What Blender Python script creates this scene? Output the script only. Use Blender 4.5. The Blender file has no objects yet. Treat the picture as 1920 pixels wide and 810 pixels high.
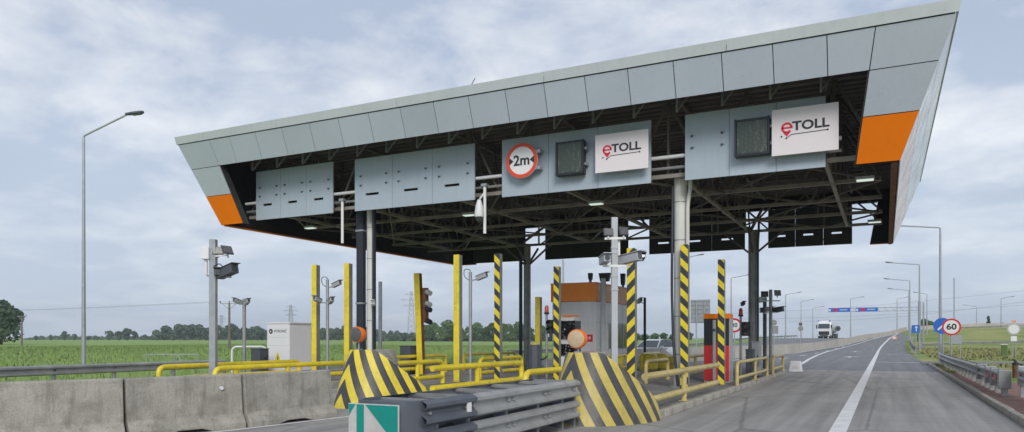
import bpy, math, random
import numpy as np
from mathutils import Matrix, Vector
random.seed(7)
rng = np.random.default_rng(7)
R = math.radians
SC = bpy.context.scene
COL = SC.collection

# ------------------------------------------------------------------ camera
CAM_H = 1.6
FPX, CXP, HYP = 1387.0, 960.0, 633.0          # focal length and horizon in photo pixels (1920 wide)
TH = math.atan((1660 - CXP) / FPX)            # road direction (+Y) lies right of the view axis
cam = bpy.data.cameras.new('camera')
cam.sensor_width = 36.0
cam.lens = FPX / 1920 * 36.0
cam.shift_y = (HYP - 405.0) / 1920.0
cam.clip_start = 0.1
cam.clip_end = 9000
cam_ob = bpy.data.objects.new('camera', cam)
cam_ob.location = (0, 0, CAM_H)
cam_ob.rotation_euler = (R(90), 0, TH)
COL.objects.link(cam_ob)
SC.camera = cam_ob

# ------------------------------------------------------------------ sky and sun
SUN_EL, SUN_AZ = R(31), R(148)                 # azimuth measured from +Y towards +X
w = bpy.data.worlds.new('World')
SC.world = w
w.use_nodes = True
nt = w.node_tree
nt.nodes.clear()
def N(t, kind, **kw):
    n = t.nodes.new(kind)
    for k, v in kw.items():
        setattr(n, k, v)
    return n
def mathn(t, op, a, b=None, c=None, clamp=False):
    n = t.nodes.new('ShaderNodeMath'); n.operation = op; n.use_clamp = clamp
    for i, x in enumerate((a, b, c)):
        if x is None: continue
        if isinstance(x, (int, float)): n.inputs[i].default_value = x
        else: t.links.new(x, n.inputs[i])
    return n.outputs[0]
def mixc(t, fac, a, b, mode='MIX'):
    n = t.nodes.new('ShaderNodeMix'); n.data_type = 'RGBA'; n.blend_type = mode
    for i, x in ((0, fac), (6, a), (7, b)):
        if isinstance(x, (int, float)): n.inputs[i].default_value = x
        elif isinstance(x, (tuple, list)): n.inputs[i].default_value = (*x[:3], 1)
        else: t.links.new(x, n.inputs[i])
    return n.outputs[2]
def ramp(t, fac, stops):
    n = t.nodes.new('ShaderNodeValToRGB')
    e = n.color_ramp.elements
    while len(e) < len(stops): e.new(0.5)
    for k, (p, c) in enumerate(stops):
        e[k].position = p
        e[k].color = (c, c, c, 1) if isinstance(c, (int, float)) else (*c, 1)
    t.links.new(fac, n.inputs[0])
    return n.outputs[0]
def noise(t, vec, scale, detail=6, rough=0.55, dist=0.0, out=0):
    n = t.nodes.new('ShaderNodeTexNoise')
    n.inputs['Scale'].default_value = scale
    n.inputs['Detail'].default_value = detail
    n.inputs['Roughness'].default_value = rough
    n.inputs['Distortion'].default_value = dist
    if vec is not None: t.links.new(vec, n.inputs['Vector'])
    return n.outputs[out]
def mapping(t, vec, scale=(1, 1, 1), loc=(0, 0, 0), rot=(0, 0, 0)):
    n = t.nodes.new('ShaderNodeMapping')
    n.inputs['Scale'].default_value = scale
    n.inputs['Location'].default_value = loc
    n.inputs['Rotation'].default_value = rot
    t.links.new(vec, n.inputs['Vector'])
    return n.outputs[0]

sky = N(nt, 'ShaderNodeTexSky', sky_type='NISHITA', sun_disc=False)
sky.sun_elevation = SUN_EL
sky.sun_rotation = SUN_AZ
tc = N(nt, 'ShaderNodeTexCoord')
sep = N(nt, 'ShaderNodeSeparateXYZ')
nt.links.new(tc.outputs['Generated'], sep.inputs[0])
zc = mathn(nt, 'MAXIMUM', sep.outputs[2], 0.0)
den = mathn(nt, 'ADD', zc, 0.16)
cx_ = mathn(nt, 'DIVIDE', sep.outputs[0], den)
cy_ = mathn(nt, 'DIVIDE', sep.outputs[1], den)
cmb = N(nt, 'ShaderNodeCombineXYZ')
nt.links.new(cx_, cmb.inputs[0]); nt.links.new(cy_, cmb.inputs[1])
cl = mapping(nt, cmb.outputs[0], scale=(1.0, 1.0, 1), loc=(1.3, 4.1, 0), rot=(0, 0, R(26)))
n1 = noise(nt, cl, 1.25, 7, 0.52, 0.35)
n2 = noise(nt, mapping(nt, cl, loc=(7, 3, 2)), 3.6, 9, 0.62, 0.25)
n3 = noise(nt, mapping(nt, cl, loc=(2, 9, 5), scale=(.6, .6, 1)), 0.8, 4, 0.5, 0.2)
m_white = ramp(nt, mathn(nt, 'ADD', mathn(nt, 'MULTIPLY', n1, 0.66), mathn(nt, 'MULTIPLY', n2, 0.34)), [(0.46, 0), (0.66, 1)])
m_dark = ramp(nt, n3, [(0.40, 0), (0.66, 1)])
grey = (4.6, 5.35, 6.75)
dark = (3.3, 3.95, 5.2)
white = (10.0, 10.0, 10.0)
hori = (6.3, 7.3, 8.5)
base = mixc(nt, 0.88, sky.outputs[0], grey)
base = mixc(nt, mathn(nt, 'MULTIPLY', m_dark, 0.9), base, dark)
base = mixc(nt, mathn(nt, 'MULTIPLY', m_white, 0.85), base, white)
hf = ramp(nt, zc, [(0.0, 1.0), (0.34, 0.0)])
base = mixc(nt, mathn(nt, 'MULTIPLY', hf, 0.72), base, hori)
bg = N(nt, 'ShaderNodeBackground')
bg.inputs['Strength'].default_value = 0.08
nt.links.new(base, bg.inputs[0])
wo = N(nt, 'ShaderNodeOutputWorld')
nt.links.new(bg.outputs[0], wo.inputs[0])

sl = bpy.data.lights.new('sun', 'SUN')
sl.energy = 1.5
sl.angle = R(22)
sl.color = (1.0, 0.96, 0.90)
so = bpy.data.objects.new('sun', sl)
sd = Vector((math.sin(SUN_AZ) * math.cos(SUN_EL), math.cos(SUN_AZ) * math.cos(SUN_EL), math.sin(SUN_EL)))
so.rotation_euler = sd.to_track_quat('Z', 'Y').to_euler()
so.location = (30, 20, 60)
COL.objects.link(so)
vs = SC.view_settings
vs.view_transform = 'Standard'; vs.look = 'None'; vs.gamma = 1; vs.exposure = 0.45
vs.use_curve_mapping = False
SC.render.film_transparent = False
SC.cycles.max_bounces = 6
SC.cycles.diffuse_bounces = 3
SC.cycles.use_denoising = True

# ------------------------------------------------------------------ pixel helpers (a pixel gives a direction only)
VR = np.array([math.cos(TH), math.sin(TH), 0]); VF = np.array([-math.sin(TH), math.cos(TH), 0]); VU = np.array([0, 0, 1.0])
C0 = np.array([0, 0, CAM_H])
def ray(px, py): return VR * (px - CXP) / FPX + VU * (HYP - py) / FPX + VF
def onZ(px, py, z=0.0):
    d = ray(px, py); return C0 + d * (z - CAM_H) / d[2]
def onY(px, py, y):
    d = ray(px, py); return C0 + d * y / d[1]
def onX(px, x):                                   # ground position of image column px on the line X = x
    d = ray(px, HYP); k = x / d[0]; return (x, d[1] * k)
def atW(px, wd):                                  # ground position of column px at view depth wd
    d = ray(px, HYP); return (d[0] * wd, d[1] * wd)
def xat(px, y):
    d = ray(px, HYP); return d[0] * y / d[1]
def depth(x, y): return float(np.array([x, y, 0]) @ VF)
def zat(py, x, y): return CAM_H + (HYP - py) / FPX * depth(x, y)

# ------------------------------------------------------------------ materials
MT = {}
def mat(name, col, rough=0.6, metal=0.0, var=0.12, scale=2.5, bump=0.0, bscale=30, dirt=0.0, dcol=(0.09, 0.075, 0.055),
        streak=0.0, spec=0.5, emit=None, estr=0.0, coat=0.0, fine=0.0, rnd=.04, chip=0.0):
    m = bpy.data.materials.new(name); m.use_nodes = True
    t = m.node_tree; b = t.nodes['Principled BSDF']
    tcn = N(t, 'ShaderNodeTexCoord'); v = tcn.outputs['Object']
    col = tuple(col)
    nz = noise(t, v, scale, 6, 0.6)
    f = ramp(t, nz, [(0.3, 0), (0.7, 1)])
    lo = tuple(c * (1 - var) for c in col); hi = tuple(min(1, c * (1 + var)) for c in col)
    c = mixc(t, f, lo, hi)
    if fine:
        fz = ramp(t, noise(t, v, bscale * 2, 3, 0.7), [(0.35, 1 - fine), (0.65, 1 + fine)])
        c = mixc(t, 1.0, c, fz, 'MULTIPLY')
    if dirt:
        dz = ramp(t, noise(t, mapping(t, v, loc=(3, 1, 7)), scale * 1.7, 8, 0.68), [(0.48, 0), (0.75, 1)])
        c = mixc(t, mathn(t, 'MULTIPLY', dz, dirt), c, dcol)
    if streak:
        sz = ramp(t, noise(t, mapping(t, v, scale=(9, 9, 0.5)), 1.2, 6, 0.65), [(0.50, 0), (0.72, 1)])
        c = mixc(t, mathn(t, 'MULTIPLY', sz, streak), c, dcol)
    if chip:
        cz = ramp(t, noise(t, mapping(t, v, loc=(2, 8, 3)), 11, 6, .78), [(.60, 0), (.64, 1)])
        c = mixc(t, mathn(t, 'MULTIPLY', cz, chip), c, (.20, .13, .07))
    orr = N(t, 'ShaderNodeObjectInfo')
    c = mixc(t, 1.0, c, ramp(t, orr.outputs['Random'], [(0, 1 - rnd), (1, 1 + rnd)]), 'MULTIPLY')
    t.links.new(c, b.inputs['Base Color'])
    b.inputs['Metallic'].default_value = metal
    rr = ramp(t, noise(t, v, scale * 3, 4), [(0.3, max(0.03, rough - 0.1)), (0.7, min(1, rough + 0.1))])
    t.links.new(rr, b.inputs['Roughness'])
    b.inputs['Specular IOR Level'].default_value = spec
    if coat: b.inputs['Coat Weight'].default_value = coat
    if bump:
        bn = N(t, 'ShaderNodeBump'); bn.inputs['Strength'].default_value = bump; bn.inputs['Distance'].default_value = 0.02
        t.links.new(noise(t, v, bscale, 6, 0.7), bn.inputs['Height'])
        t.links.new(bn.outputs[0], b.inputs['Normal'])
    if emit:
        b.inputs['Emission Color'].default_value = (*emit, 1); b.inputs['Emission Strength'].default_value = estr
    MT[name] = m
    return m
def stripes(name, c1, c2, a, bx, freq, rough=0.45, uv=False, dirt=0.25):
    m = bpy.data.materials.new(name); m.use_nodes = True
    t = m.node_tree; b = t.nodes['Principled BSDF']
    tcn = N(t, 'ShaderNodeTexCoord'); v = tcn.outputs['Object']
    if uv:
        sp = N(t, 'ShaderNodeSeparateXYZ'); t.links.new(tcn.outputs['UV'], sp.inputs[0]); s = sp.outputs[0]
    else:
        sp = N(t, 'ShaderNodeSeparateXYZ'); t.links.new(v, sp.inputs[0])
        s = mathn(t, 'ADD', mathn(t, 'MULTIPLY', sp.outputs[2], a), mathn(t, 'MULTIPLY', sp.outputs[0], bx))
    s = mathn(t, 'ADD', s, mathn(t, 'MULTIPLY', noise(t, v, 25, 3), 0.012))
    g = mathn(t, 'GREATER_THAN', mathn(t, 'FRACT', mathn(t, 'MULTIPLY', s, freq)), 0.5)
    c = mixc(t, g, c1, c2)
    f = ramp(t, noise(t, v, 3, 6, 0.65), [(0.3, 0.78), (0.7, 1.1)])
    c = mixc(t, 1.0, c, f, 'MULTIPLY')
    dz = ramp(t, noise(t, mapping(t, v, loc=(5, 2, 1), scale=(1, 1, 0.5)), 4, 8, 0.7), [(0.5, 0), (0.78, 1)])
    c = mixc(t, mathn(t, 'MULTIPLY', dz, dirt), c, (0.2, 0.17, 0.11))
    sc = ramp(t, noise(t, mapping(t, v, loc=(9, 2, 4)), 16, 4, 0.75), [(0.70, 0), (0.74, 1)])
    c = mixc(t, mathn(t, 'MULTIPLY', sc, 0.5), c, (0.35, 0.34, 0.32))
    t.links.new(c, b.inputs['Base Color'])
    b.inputs['Roughness'].default_value = rough
    MT[name] = m
    return m

YEL = (0.82, 0.65, 0.03); BLK = (0.035, 0.038, 0.043)
mat('fascia', (0.49, 0.54, 0.615), 0.34, 0.12, 0.05, 0.25, streak=0.09, dcol=(0.25, 0.26, 0.27))
mat('fascia_side', (0.60, 0.63, 0.66), 0.22, 0.15, 0.04, 0.5)
mat('side_sheen', (0.72, 0.55, 0.50), 0.22, 0.15, 0.05, 0.6)  # lower row of the canopy side: pale glancing reflection put into the colour
mat('cap', (0.58, 0.61, 0.62), 0.4, 0.3, 0.05, 0.8, streak=0.12, dcol=(0.3, 0.3, 0.3))
mat('orange', (0.88, 0.20, 0.0), 0.45, spec=.25, metal=0, var=0.05, scale=0.8, streak=0.08, dcol=(0.3, 0.12, 0.03))
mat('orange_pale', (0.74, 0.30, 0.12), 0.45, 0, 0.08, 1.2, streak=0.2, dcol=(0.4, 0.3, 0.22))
mat('steel_chord', (0.26, 0.23, 0.20), 0.55, 0, 0.25, 1.5)
mat('steel_dark', (0.12, 0.105, 0.095), 0.6, 0.0, 0.3, 1.5)
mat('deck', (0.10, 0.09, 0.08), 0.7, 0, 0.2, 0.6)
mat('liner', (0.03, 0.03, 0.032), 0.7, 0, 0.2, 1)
mat('signblue', (0.42, 0.49, 0.56), 0.5, 0.1, 0.05, 0.7, streak=0.12, dcol=(0.2, 0.22, 0.24))
mat('signback', (0.04, 0.043, 0.043), 0.6, 0.2, 0.15, 0.8)
mat('slot', (0.012, 0.012, 0.014), 0.6)
mat('white', (0.78, 0.78, 0.79), 0.45, 0, 0.04, 1.0, streak=0.07, dcol=(0.5, 0.48, 0.46))
mat('board_white', (0.80, 0.74, 0.76), 0.4, 0, 0.03, 1.0)
mat('ink', (0.025, 0.025, 0.035), 0.5)
mat('logored', (0.75, 0.03, 0.07), 0.4)
mat('signred', (0.75, 0.07, 0.02), 0.4, var=.06)
mat('signred2', (0.60, 0.02, 0.03), 0.4, var=.06)
mat('signblue2', (0.02, 0.14, 0.55), 0.4, var=.06)
mat('plate_dirty', (0.56, 0.54, 0.52), 0.5, 0, .1, 3, dirt=.4, streak=.3, dcol=(.3, .27, .23))
mat('teal', (0.0, 0.27, 0.22), 0.4, var=.08, dirt=.15)
mat('screen', (0.035, 0.05, 0.045), 0.35, 0, 0.4, 9, dirt=.5, dcol=(.10, .12, .11))
def ledmat():
    m = bpy.data.materials.new('screen'); m.use_nodes = True
    t = m.node_tree; b = t.nodes['Principled BSDF']; v = N(t, 'ShaderNodeTexCoord').outputs['Object']
    vo = N(t, 'ShaderNodeTexVoronoi'); vo.inputs['Scale'].default_value = 30; vo.inputs['Randomness'].default_value = 0
    t.links.new(v, vo.inputs['Vector'])
    d = ramp(t, vo.outputs['Distance'], [(.25, 1), (.42, 0)])
    c = mixc(t, d, (0.022, 0.03, 0.028), (0.10, 0.135, 0.105))
    w_ = ramp(t, noise(t, mapping(t, v, scale=(2.5, 2.5, 1.6), rot=(0, .7, 0)), 1.4, 7, .7, 2.2), [(.57, 0), (.60, 1), (.63, 0)])
    c = mixc(t, mathn(t, 'MULTIPLY', w_, .35), c, (.45, .47, .46))
    t.links.new(c, b.inputs['Base Color']); b.inputs['Roughness'].default_value = .3
    MT['screen'] = m
ledmat()
mat('screenframe', (0.02, 0.024, 0.03), 0.45)
mat('galv', (0.40, 0.42, 0.44), 0.42, 0.55, 0.12, 3.0, dirt=0.15, dcol=(.2, .19, .17))
mat('beam_galv', (0.40, 0.405, 0.40), 0.42, 0.25, 0.14, 2.0, dirt=0.35, streak=.12, dcol=(.2, .18, .15))
mat('galv_old', (0.33, 0.34, 0.34), 0.5, 0.45, 0.2, 2.0, dirt=0.4, streak=.2, dcol=(.16, .14, .11))
mat('greypaint', (0.42, 0.44, 0.46), 0.5, 0.1, 0.1, 2.0, streak=.15)
mat('darkgrey', (0.075, 0.085, 0.10), 0.5, 0, 0.15, 3.0, dirt=.2, dcol=(.12, .11, .10))
mat('attdark', (0.105, 0.118, 0.142), 0.42, 0.0, 0.12, 2.0, dirt=.25, dcol=(.16, .15, .14))
mat('black', (0.02, 0.02, 0.022), 0.5)
mat('blackfilm', (0.008, 0.008, 0.010), 0.16, 0, 0.2, 4, bump=0.9, bscale=9)
mat('yellow', YEL, 0.42, 0, 0.14, 2.0, dirt=0.45, chip=.55, streak=.18, dcol=(.33, .22, .05), coat=.2)
mat('yellow_old', (0.56, 0.45, 0.17), 0.45, 0, 0.15, 2.0, chip=.6, dirt=0.5, dcol=(.26, .2, .1))
mat('column', (0.62, 0.62, 0.58), 0.6, 0.0, 0.08, 1.2, streak=.25, dcol=(.22, .2, .17))
mat('cable', (0.028, 0.033, 0.048), 0.5)
mat('concrete', (0.40, 0.375, 0.325), 0.88, 0, 0.22, 1.5, bump=0.7, bscale=28, dirt=.6, streak=.6, dcol=(.13, .12, .095), fine=.16, rnd=.12)
mat('kerbstone', (0.38, 0.355, 0.31), 0.9, 0, 0.2, 2.0, bump=.5, bscale=40, dirt=.5, dcol=(.15, .13, .11), fine=.15)
mat('islandtop', (0.21, 0.205, 0.195), 0.9, 0, 0.2, .8, bump=.3, dirt=.4, fine=.12)
mat('wall_conc', (0.44, 0.41, 0.36), 0.85, 0, 0.12, .5, dirt=.3, streak=.2, dcol=(.24, .22, .18))
mat('paint', (0.72, 0.72, 0.72), 0.7, 0, 0.08, 1.5, dirt=.45, dcol=(.32, .32, .31), bscale=20, fine=.1)
mat('glass', (0.05, 0.065, 0.075), 0.08, 0, 0.1, 1, spec=.8)
mat('carwhite', (0.80, 0.81, 0.82), 0.25, 0, 0.02, 1, coat=.5)
mat('tank', (0.55, 0.57, 0.58), 0.3, 0.5, 0.08, 1)
mat('rubber', (0.02, 0.02, 0.02), 0.8)
mat('redterm', (0.62, 0.025, 0.03), 0.4, 0, .06, 2, dirt=.15)
mat('boothgrey', (0.62, 0.64, 0.65), 0.45, 0.1, .05, 1, streak=.15)
mat('boothgrey_lit', (0.80, 0.81, 0.83), 0.45, 0.1, .05, 1, streak=.12)  # booth grey again, with the brighter light on the side put into the colour
mat('lens_dark', (0.10, 0.10, 0.105), 0.3, 0, .2, 20, fine=.2)
mat('lens_pale', (0.55, 0.42, 0.27), 0.4, 0, .08, 10)
mat('beacon_orange', (0.85, 0.17, 0.01), 0.35)
mat('beacon_red', (0.45, 0.05, 0.02), 0.3)
mat('lampglow', (0.8, 0.85, 0.8), 0.4, emit=(.85, 1, .9), estr=.45)
mat('orange_booth', (0.95, 0.27, 0.015), 0.45, 0, .06, 1.0, streak=.1, dcol=(.4, .2, .08))
mat('rust', (0.16, 0.07, 0.035), 0.8, var=.4, scale=5)
mat('bark', (0.075, 0.06, 0.045), 0.9, var=.3)
mat('wood', (0.16, 0.145, 0.125), 0.85, var=.25)
mat('wire', (0.10, 0.11, 0.12), 0.6)
stripes('stripeR', YEL, BLK, 1.0, 1.0, 2.35)
stripes('stripeL', YEL, BLK, 1.0, -1.0, 2.35)
stripes('chevron', (0.78, 0.62, 0.045), (0.045, 0.047, 0.052), 0, 0, 1.0, uv=True, dirt=.45)
stripes('chevron_worn', (0.56, 0.44, 0.09), (0.055, 0.056, 0.06), 0, 0, 1.0, uv=True, dirt=.6)

def leafmat(name, col, var=.35):
    m = bpy.data.materials.new(name); m.use_nodes = True
    t = m.node_tree; b = t.nodes['Principled BSDF']
    oi = N(t, 'ShaderNodeObjectInfo')
    v = N(t, 'ShaderNodeTexCoord').outputs['Object']
    f = noise(t, v, .9, 4, .6)
    f = ramp(t, f, [(.3, 0), (.7, 1)])
    c = mixc(t, f, tuple(x * (1 - var) for x in col), tuple(x * (1 + var) for x in col))
    f2 = ramp(t, oi.outputs['Random'], [(0, .75), (1, 1.2)])
    c = mixc(t, 1.0, c, f2, 'MULTIPLY')
    t.links.new(c, b.inputs['Base Color'])
    b.inputs['Roughness'].default_value = .7
    b.inputs['Specular IOR Level'].default_value = .2
    MT[name] = m
leafmat('leaf_dark', (0.045, 0.085, 0.038))
leafmat('leaf_mid', (0.085, 0.15, 0.055))
leafmat('leaf_far', (0.085, 0.13, 0.085))  # paler and bluer leaves, with some distance haze put into the colour
leafmat('leaf_light', (0.12, 0.19, 0.065))

# ------------------------------------------------------------------ mesh helpers
def fillet(pts, r, seg=5):
    pts = [Vector(p) for p in pts]; out = [pts[0]]
    for i in range(1, len(pts) - 1):
        a, b, c = pts[i - 1], pts[i], pts[i + 1]
        u = (a - b); v = (c - b); rr = min(r, u.length * .49, v.length * .49)
        p = b + u.normalized() * rr; q = b + v.normalized() * rr
        for k in range(seg + 1):
            s = k / seg
            out.append(p.lerp(b, s).lerp(b.lerp(q, s), s))
    out.append(pts[-1])
    return out
class MB:
    def __init__(s): s.v = []; s.f = []; s.uv = None
    def add(s, vs_, fs):
        o = len(s.v); s.v += [tuple(map(float, p)) for p in vs_]; s.f += [tuple(i + o for i in f) for f in fs]; return s
    def box(s, x0, x1, y0, y1, z0, z1):
        return s.add([(x0, y0, z0), (x1, y0, z0), (x1, y1, z0), (x0, y1, z0), (x0, y0, z1), (x1, y0, z1), (x1, y1, z1), (x0, y1, z1)],
                     [(0, 3, 2, 1), (4, 5, 6, 7), (0, 1, 5, 4), (1, 2, 6, 5), (2, 3, 7, 6), (3, 0, 4, 7)])
    def cbox(s, c, sz, rot=None):
        m = MB().box(-sz[0] / 2, sz[0] / 2, -sz[1] / 2, sz[1] / 2, -sz[2] / 2, sz[2] / 2)
        M = Matrix.Translation(Vector(c)) @ (rot.to_4x4() if rot is not None else Matrix())
        return s.add([M @ Vector(p) for p in m.v], m.f)
    def bar(s, p, q, wd, h=None, up=(0, 0, 1)):
        p, q = Vector(p), Vector(q); h = h or wd
        d = (q - p).normalized(); u = Vector(up)
        if abs(d.dot(u)) > .98: u = Vector((0, 1, 0))
        a = d.cross(u).normalized() * wd / 2; b = a.cross(d).normalized() * h / 2
        vv = [p - a - b, p + a - b, p + a + b, p - a + b, q - a - b, q + a - b, q + a + b, q - a + b]
        return s.add(vv, [(0, 3, 2, 1), (4, 5, 6, 7), (0, 1, 5, 4), (1, 2, 6, 5), (2, 3, 7, 6), (3, 0, 4, 7)])
    def tube(s, pts, r, n=10, caps=True):
        pts = [Vector(p) for p in pts]
        rs = r if isinstance(r, (list, tuple)) else [r] * len(pts)
        t0 = (pts[1] - pts[0]).normalized()
        u = t0.cross(Vector((0, 0, 1)))
        if u.length < .05: u = t0.cross(Vector((1, 0, 0)))
        u.normalize(); vv = []; ff = []
        for i, p in enumerate(pts):
            t = ((pts[min(i + 1, len(pts) - 1)] - p).normalized() + (p - pts[max(i - 1, 0)]).normalized())
            t = t.normalized() if t.length > 1e-6 else t0
            u = (u - t * u.dot(t)).normalized(); b = t.cross(u)
            for k in range(n):
                a = 2 * math.pi * k / n
                vv.append(p + (u * math.cos(a) + b * math.sin(a)) * rs[i])
        for i in range(len(pts) - 1):
            for k in range(n):
                ff.append((i * n + k, i * n + (k + 1) % n, (i + 1) * n + (k + 1) % n, (i + 1) * n + k))
        if caps:
            ff.append(tuple(range(n))[::-1]); ff.append(tuple(range((len(pts) - 1) * n, len(pts) * n)))
        return s.add(vv, ff)
    def cyl(s, p, q, r, n=12, r2=None): return s.tube([p, q], [r, r if r2 is None else r2], n)
    def prism(s, pts, vec):
        n = len(pts); vec = Vector(vec)
        a = [Vector(p) for p in pts]; b = [p + vec for p in a]
        return s.add(a + b, [tuple(range(n))[::-1], tuple(range(n, 2 * n))] + [(i, (i + 1) % n, (i + 1) % n + n, i + n) for i in range(n)])
    def mesh(s, me, M):
        return s.add([M @ v.co for v in me.vertices], [tuple(p.vertices) for p in me.polygons])
    def xf(s, M):
        s.v = [tuple(M @ Vector(p)) for p in s.v]; return s
    def data(s, name, m, smooth=False):
        me = bpy.data.meshes.new(name); me.from_pydata(s.v, [], s.f)
        if m: me.materials.append(MT[m])
        if s.uv is not None:
            ul = me.uv_layers.new(name='UVMap')
            for lp in me.loops: ul.data[lp.index].uv = (s.uv[lp.vertex_index], 0)
        if smooth:
            me.polygons.foreach_set('use_smooth', [True] * len(me.polygons))
            try: me.set_sharp_from_angle(angle=R(38))
            except Exception: pass
        me.update()
        return me
    def build(s, name, m, parent=None, smooth=False, bevel=0.0, world=False, loc=None):
        if world and parent is not None:
            o = Vector((0, 0, 0)); p = parent
            while p is not None: o = o + p.location; p = p.parent
            s.v = [tuple(Vector(q) - o) for q in s.v]
        if loc is not None: s.v = [tuple(Vector(q) - Vector(loc)) for q in s.v]
        ob = bpy.data.objects.new(name, s.data(name, m, smooth))
        if loc is not None: ob.location = loc
        COL.objects.link(ob)
        if parent is not None: ob.parent = parent
        if bevel:
            md = ob.modifiers.new('bevel', 'BEVEL'); md.width = bevel; md.segments = 2; md.limit_method = 'ANGLE'
        return ob
def share(me, name, parent, loc=(0, 0, 0), rz=0):
    ob = bpy.data.objects.new(name, me); COL.objects.link(ob); ob.parent = parent
    ob.location = loc; ob.rotation_euler = (0, 0, rz)
    return ob
def tag(o, label=None, cat=None, group=None, kind=None):
    if label: o['label'] = label
    if cat: o['category'] = cat
    if group: o['group'] = group
    if kind: o['kind'] = kind
    return o
def thing(name, label, cat, loc=(0, 0, 0), rz=0.0, group=None):
    o = bpy.data.objects.new(name, None); o.empty_display_size = .3
    COL.objects.link(o); o.location = loc; o.rotation_euler = (0, 0, rz)
    return tag(o, label, cat, group)
def dup(root, loc, rz=0.0, label=None, group=None):
    r = root.copy(); COL.objects.link(r); r.location = loc; r.rotation_euler = (0, 0, rz)
    if label: r['label'] = label
    if group: r['group'] = group
    def rec(src, dst):
        for ch in src.children:
            c = ch.copy(); COL.objects.link(c); c.parent = dst; rec(ch, c)
    rec(root, r)
    return r
def text_me(s, size, bold=0.0, depth_=0.004):
    cu = bpy.data.curves.new('lettering', 'FONT'); cu.body = s; cu.size = size; cu.offset = bold; cu.extrude = depth_
    cu.align_x = 'CENTER'; cu.align_y = 'CENTER'; cu.resolution_u = 4
    ob = bpy.data.objects.new('lettering', cu); COL.objects.link(ob)
    dg = bpy.context.evaluated_depsgraph_get()
    me = bpy.data.meshes.new_from_object(ob.evaluated_get(dg))
    bpy.data.objects.remove(ob); bpy.data.curves.remove(cu)
    return me
FACE = Matrix.Rotation(R(90), 4, 'X')             # lettering drawn in XY stands up and faces -Y
def lettering(name, s, size, m, parent, at, bold=0.0, sx=1.0, depth_=.004):
    me = text_me(s, size, bold, depth_)
    mb = MB().mesh(me, Matrix.Translation(Vector(at)) @ FACE @ Matrix.Diagonal((sx, 1, 1, 1)))
    bpy.data.meshes.remove(me)
    return mb.build(name, m, parent)
def ellipse_ring(mb, cx, cz, y0, y1, r0, r1, n=36, a0=0, a1=2 * math.pi):
    full = abs(a1 - a0 - 2 * math.pi) < 1e-6
    st = n if full else n + 1; vv = []; ff = []
    for k in range(st):
        a = a0 + (a1 - a0) * k / n
        for (rr, y) in ((r0, y0), (r1, y0), (r1, y1), (r0, y1)):
            vv.append((cx + rr * math.cos(a), y, cz + rr * math.sin(a)))
    for k in range(n):
        i = k * 4; j = ((k + 1) % st) * 4
        for q in range(4): ff.append((i + q, i + (q + 1) % 4, j + (q + 1) % 4, j + q))
    if not full: ff += [(0, 1, 2, 3), ((st - 1) * 4 + 3, (st - 1) * 4 + 2, (st - 1) * 4 + 1, (st - 1) * 4)]
    return mb.add(vv, ff)

# ================================================================== THE SETTING
def sstep(a, b, x):
    t = min(1, max(0, (x - a) / (b - a))); return t * t * (3 - 2 * t)
def shift(y): return (y - 90) ** 2 / 3000 if y > 90 else 0.0
def hill(x, y):
    if y < 80: h = 0.0
    elif y < 205: h = 0.000255 * (y - 80) ** 2
    else: h = 3.98 + 1.0 * sstep(205, 290, y)
    if h > 1.45: h = 1.45 + (h - 1.45) * sstep(-8, 4, x - shift(y))
    h *= sstep(-75, -22, x)
    return h
def verge(x, y): return 0.16 * sstep(2.3, 3.2, x) if y < 49 else 0.05 * sstep(2.6, 4, x)

# ground sheet
def ground_mat():
    m = bpy.data.materials.new('grassland'); m.use_nodes = True
    t = m.node_tree; b = t.nodes['Principled BSDF']
    v = N(t, 'ShaderNodeTexCoord').outputs['Object']
    sp = N(t, 'ShaderNodeSeparateXYZ'); t.links.new(v, sp.inputs[0])
    f1 = ramp(t, noise(t, v, .035, 6, .6), [(.35, 0), (.65, 1)])
    f2 = ramp(t, noise(t, v, .5, 6, .65), [(.35, 0), (.68, 1)])
    f3 = ramp(t, noise(t, v, 9, 5, .7), [(.3, .7), (.7, 1.25)])
    fld = mixc(t, f1, (0.19, 0.32, 0.07), (0.26, 0.38, 0.10))
    fld = mixc(t, mathn(t, 'MULTIPLY', f2, .45), fld, (0.27, 0.31, 0.11))
    vrg = mixc(t, f2, (0.36, 0.34, 0.13), (0.27, 0.32, 0.095))
    vrg = mixc(t, ramp(t, noise(t, v, .09, 5, .6), [(.45, 0), (.62, 1)]), vrg, (0.15, 0.23, 0.05))
    side = ramp(t, mathn(t, 'ADD', mathn(t, 'MULTIPLY', sp.outputs[0], .05), .5), [(.3, 0), (.5, 1)])
    c = mixc(t, side, fld, vrg)
    c = mixc(t, 1.0, c, f3, 'MULTIPLY')
    t.links.new(c, b.inputs['Base Color'])
    b.inputs['Roughness'].default_value = .9; b.inputs['Specular IOR Level'].default_value = .15
    MT['grassland'] = m
ground_mat()
xs = sorted(set([-2400, -1800, -1200, -800, -500, -350, -250, -180, -130, -100, -85] + list(range(-75, -24, 4)) + [-23.5, -22.3, -14, -6, 0, 2.3, 2.6, 2.9, 3.2, 3.6, 4.5, 6, 8, 11, 15, 20, 27, 35, 45, 60, 80, 120, 180, 300, 600, 1200, 2400]))
ys = sorted(set([-300, -100, -30, 0, 10, 20, 30, 40, 48.9, 49.1, 55, 65, 75] + list(range(80, 300, 6)) + [320, 360, 420, 520, 700, 1000, 1500, 2200, 3000]))
g = MB()
for y in ys:
    for x in xs:
        bumpy = 0.0
        if x > 20 and 70 < y < 205: bumpy = .35 * math.sin(x * .11) * math.sin(y * .05)
        g.v.append((x, y, hill(x, y) - 0.05 + verge(x, y) + bumpy))
nx = len(xs)
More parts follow.
